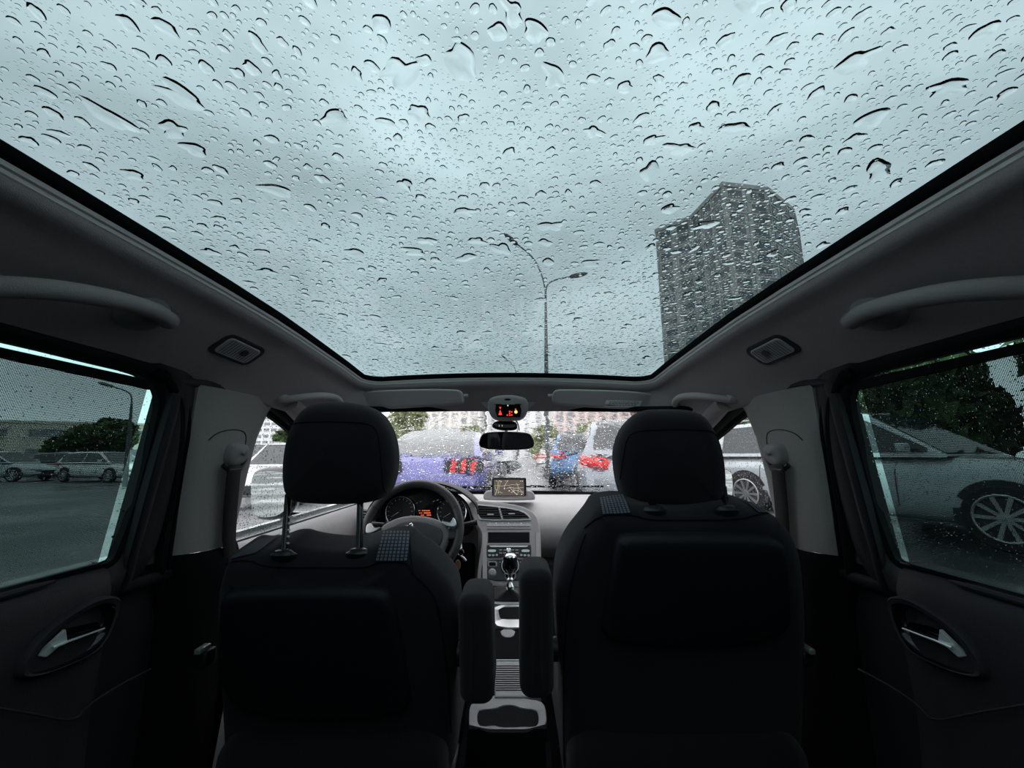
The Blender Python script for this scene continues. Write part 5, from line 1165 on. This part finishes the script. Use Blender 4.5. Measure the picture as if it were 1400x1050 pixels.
# buildings
nsg = [0]
def building(name, label, foot, top, floors, wall, win, bay=3.0, band=None, z0=GZ, ww=.5, wh=.5, single=False, roofcap=True, group='buildings around the car park'):
    cx_ = sum(p[0] for p in foot) / len(foot); cy_ = sum(p[1] for p in foot) / len(foot)
    root = thing(name, label, 'building', (cx_, cy_, z0), group)
    ar = sum(foot[i][0] * foot[(i + 1) % len(foot)][1] - foot[(i + 1) % len(foot)][0] * foot[i][1] for i in range(len(foot)))
    if ar < 0: foot = list(reversed(foot))
    g = MB(); g.prism([Vector((*p, z0)) for p in foot], (0, 0, top - z0)); g.build('wall', wall, root, smooth=0)
    if roofcap: g = MB(); g.prism([Vector((cx_ + (p[0] - cx_) * 1.02, cy_ + (p[1] - cy_) * 1.02, top)) for p in foot], (0, 0, (top - z0) * .012 + .3)); g.build('parapet', band or wall, root, smooth=0)
    W_ = MB(); S_ = MB(); F_ = MB(); fh = (top - z0) / floors
    for i in range(len(foot)):
        a, b = Vector((*foot[i], 0)), Vector((*foot[(i + 1) % len(foot)], 0)); e = b - a; Ln = e.length; e.normalize(); nn = Vector((e.y, -e.x, 0))
        if nn.dot(a.lerp(b, .5)) > 0: continue          # faces turned away are blank party walls
        nb = max(1, int(Ln / bay)); R = Matrix((e, nn, Vector((0, 0, 1)))).transposed()
        wm = None
        for f in range(floors):
            for k in range(nb):
                c_ = a + e * (Ln * (k + .5) / nb) + Vector((0, 0, z0 + fh * (f + .5))) + nn * .05
                if single and f >= 4:
                    if wm is None:
                        q_ = MB(); q_.box((0, 0, 0), (Ln / nb * ww, .12, fh * wh)); ob_ = q_.build('window', win, None, smooth=0); wm = ob_.data
                    else: ob_ = bpy.data.objects.new('window', wm); C.objects.link(ob_)
                    ob_.parent = root; ob_.location = c_ - ORG[root.name]; ob_.rotation_euler = R.to_euler(); nsg[0] += 1
                else: W_.box(c_, (Ln / nb * ww, .12, fh * wh), R)
                S_.box(c_ + Vector((0, 0, -fh * wh * .55)) + nn * .08, (Ln / nb * ww * 1.15, .22, fh * .05), R)
            if band: F_.box(a.lerp(b, .5) + Vector((0, 0, z0 + fh * f)) + nn * .06, (Ln, .25, fh * .14), R)
        if band:
            for k in range(nb + 1): F_.box(a + e * (Ln * k / nb) + Vector((0, 0, (z0 + top) / 2)) + nn * .08, (.35, .3, top - z0), R)
    o = W_.build('window', win, root, smooth=0); o['kind'] = 'stuff'
    o = S_.build('sill', band or wall, root, smooth=0); o['kind'] = 'stuff'
    if band: o = F_.build('floor_band', band, root, smooth=0); o['kind'] = 'stuff'
    return root
tf_ = [pix(u, v, z=60) for u, v in ((897, 318), (945, 300), (988, 255), (1050, 262), (1085, 290), (1093, 325))]
foot = [(p.x, p.y) for p in tf_] + [(86, 118), (51, 121)]
building('tower_block', 'tall grey tower block rising beyond the glass roof', foot, 60, 20, 'tower_wall', 'tower_window', 3.9, 'tower_band', ww=.6, wh=.55, single=True)
building('apartment_block', 'pale apartment block with dark window rows seen past the driver headrest', [(-150, 200), (-104, 188), (-96, 214), (-140, 228)], 34, 12, 'white_wall', 'far_window', 4.2, ww=.74, wh=.46)
building('apartment_block', 'beige banded flats left of the mirror', [(-38, 165), (-13, 160), (-12, 180), (-38, 184)], 26, 10, 'beige_wall', 'far_window', 4, 'white_wall', ww=.6, wh=.42)
building('apartment_block', 'white flats directly behind the mirror', [(-11, 172), (14, 172), (14, 190), (-11, 190)], 23, 9, 'white_wall', 'far_window', 5, ww=.4, wh=.35)
building('apartment_block', 'pink and white flats right of the lamp post', [(16, 150), (44, 146), (44, 170), (16, 172)], 24, 9, 'pink_wall', 'far_window', 4, 'white_wall', ww=.55, wh=.45)
building('apartment_block', 'grey and pink flats behind the passenger headrest', [(46, 140), (95, 120), (98, 150), (50, 168)], 22, 8, 'pink_wall', 'far_window', 4.5, 'tower_band', ww=.5, wh=.45)
building('low_building', 'low beige hall behind the far row of cars', [(-105, 55), (-62, 72), (-70, 92), (-112, 75)], 5.2, 2, 'beige_wall', 'far_window', 6, ww=.6, wh=.4)

# trees: each a trunk with limbs and its own crown of leaves
def crown_mesh(name, mat, nleaf, size, rx, rz, seed):
    r_ = np.random.default_rng(seed); nb = 14; cc = r_.normal(size=(nb, 3)); cc /= np.linalg.norm(cc, axis=1)[:, None]; cc *= r_.uniform(.35, .75, nb)[:, None]
    k = r_.integers(0, nb, nleaf); d = r_.normal(size=(nleaf, 3)); d /= np.linalg.norm(d, axis=1)[:, None]
    P = cc[k] + d * (r_.uniform(.2, .42, nleaf) ** 1)[:, None]; P *= (rx, rx, rz)
    a = r_.normal(size=(nleaf, 3)); a /= np.linalg.norm(a, axis=1)[:, None]; b = np.cross(a, r_.normal(size=(nleaf, 3))); b /= np.linalg.norm(b, axis=1)[:, None]
    s = size * r_.uniform(.6, 1.3, nleaf)[:, None]
    V = np.stack([P - a * s, P + b * s * .5, P + a * s, P - b * s * .5], 1).reshape(-1, 3)
    me = bpy.data.meshes.new(name); me.vertices.add(len(V)); me.vertices.foreach_set('co', V.ravel()); me.loops.add(nleaf * 4); me.loops.foreach_set('vertex_index', np.arange(nleaf * 4)); me.polygons.add(nleaf)
    me.polygons.foreach_set('loop_start', np.arange(nleaf) * 4); me.polygons.foreach_set('loop_total', np.full(nleaf, 4)); me.update(); me.validate(); me.materials.append(M[mat]); return me
CM = [crown_mesh('crown_green', 'leaf_green', 9000, .12, 1.0, .85, 5), crown_mesh('crown_olive', 'leaf_olive', 5000, .09, 1.0, .8, 9)]
def tree(x, y, h, r, kind, label, group, low=.35):
    root = thing('tree', label, 'tree', (x, y, GZ), group); zc = GZ + h * (1 - (1 - low) / 2)
    g = MB(); g.tube([Vector((x, y, GZ)), Vector((x + .05, y, GZ + h * .4)), Vector((x, y + .1, GZ + h * .8))], [.06 * r + .05, .05 * r + .03, .02], 8)
    for k in range(5): a = k * 1.3; g.tube([Vector((x + .03, y, GZ + h * (.35 + .07 * k))), Vector((x + r * .6 * math.cos(a), y + r * .6 * math.sin(a), GZ + h * (.55 + .07 * k)))], [.03 * r, .01], 6)
    g.build('trunk', 'bark', root)
    o = bpy.data.objects.new('crown', CM[kind]); C.objects.link(o); o.parent = root; o.location = (0, 0, zc - GZ); o.scale = (r, r, h * (1 - low) / 2 / .8); o.rotation_euler = (0, 0, x * 3.7 + y)
    return root
for x, y, h, r, t in ((9.4, 9.3, 4.2, 1.7, 'leafy green tree by the windscreen pillar end of the silver off-roader'), (10.4, 5.4, 4.6, 1.9, 'leafy green tree directly behind the silver off-roader'), (10.6, 1.2, 4.4, 1.9, 'leafy green tree beyond the bonnet of the silver off-roader'),
                      (13.6, 12.6, 5.0, 1.9, 'taller green tree at the back of the clump beside the car park'), (14.6, 7.4, 5.8, 2.1, 'tallest green tree at the back, over the roof of the silver off-roader'), (8.6, 13.4, 3.9, 1.7, 'small green tree seen past the passenger headrest')): tree(x, y, h, r, 0, t, 'green trees beside the car park', .10)
for x, y, h, r, k, t in ((-11.0, 42, 7.5, 2.4, 1, 'tall olive tree at the left end of the row ahead, by the banded flats'), (-5.0, 45, 5.0, 2.1, 1, 'olive tree in front of the banded flats'), (3.6, 44, 4.9, 2.2, 1, 'olive tree ahead, just right of the mirror'), (8.6, 43, 5.2, 2.1, 1, 'olive tree ahead, right of the tall street lamp'),
                         (13.6, 42, 4.8, 2.2, 1, 'olive tree ahead under the pink and white flats'), (18.9, 41, 5.6, 2.3, 1, 'tallish olive tree ahead, left of the passenger headrest'), (24.2, 39, 5.2, 2.2, 1, 'olive tree ahead behind the passenger headrest'), (29.5, 36, 5.6, 2.3, 1, 'olive tree at the right end of the row ahead'),
                         (14.0, 26, 4.6, 1.8, 1, 'nearer small olive tree on the right'), (19, 23, 5, 1.9, 1, 'nearer olive tree past the passenger headrest')):
    tree(x, y, h, r, k, t, 'trees ahead', .15)
for x, y, h, r, t in ((-33, 43, 4.8, 3.2, 'dark tree behind the silver saloon of the far row'), (-42, 40, 5.4, 3.6, 'dark tree behind the white off-roader of the far row'), (-52, 35, 6.5, 3.8, 'dark tree left of the far row'), (-24, 46, 4.6, 3.0, 'dark tree by the lamp post of the far row'), (-61, 27, 8.0, 4.0, 'tall dark tree farthest left behind the far row')): tree(x, y, h, r, 0, t, 'trees behind the far row', .1)

# street lamps
def lamp(label, base, top, arms, r0=.11):
    root = thing('street_lamp', label, 'street lamp', base, 'street lamps'); b_ = Vector(base)
    g = MB(); g.tube([b_, b_.lerp(top, .6), top], [r0, r0 * .8, r0 * .45], 10); g.build('pole', 'steel_pole', root)
    for pts in arms:
        P = chaikin([top] + pts, 2, False); g = MB(); g.tube(P, r0 * .32, 8); g.build('arm', 'steel_pole', root)
        d_ = (P[-1] - P[-3]).normalized(); e = P[-1]; s = r0 * 2.6
        g = MB(); g.loft([[e + d_ * s * t + (d_.cross(Vector((0, 1, 0))).normalized() * math.cos(a) * .32 + Vector((0, 1, 0)) * math.sin(a) * .7) * s * w for a in np.linspace(0, 2 * PI, 12, endpoint=False)] for t, w in ((-.3, .25), (0, .8), (1, 1), (2, .8), (2.6, .3))], True); g.build('lamp_head', 'steel_pole', root, smooth=60)
Y = 15; b_ = pix(748, 640, y=Y); tp = pix(746, 400, y=Y)
lamp('tall street lamp with two curved arms ahead of the car', (b_.x, Y, GZ + gh(b_.x, Y) - .02), tp, [[pix(742, 378, y=Y), pix(730, 352, y=Y), pix(706, 333, y=Y)], [pix(748, 388, y=Y), pix(760, 382, y=Y), pix(781, 378, y=Y)]], .10)
Y = 40; b_ = pix(707, 640, y=Y); lamp('small far street lamp left of the tall one', (b_.x, Y, GZ), pix(706, 512, y=Y), [[pix(704, 503, y=Y), pix(700, 498, y=Y), pix(692, 491, y=Y)]], .10)
Y = 17; b_ = pix(175, 640, y=Y); lamp('street lamp seen through the driver side blind', (b_.x, Y, GZ), pix(180, 552, y=Y), [[pix(180, 540, y=Y), pix(172, 534, y=Y), pix(152, 528, y=Y)]], .09)
# lift the whole place so that the ground lies at z = 0
for o in SC.objects:
    if o.parent is None: o.location.z += LIFT
bpy.context.view_layer.update()
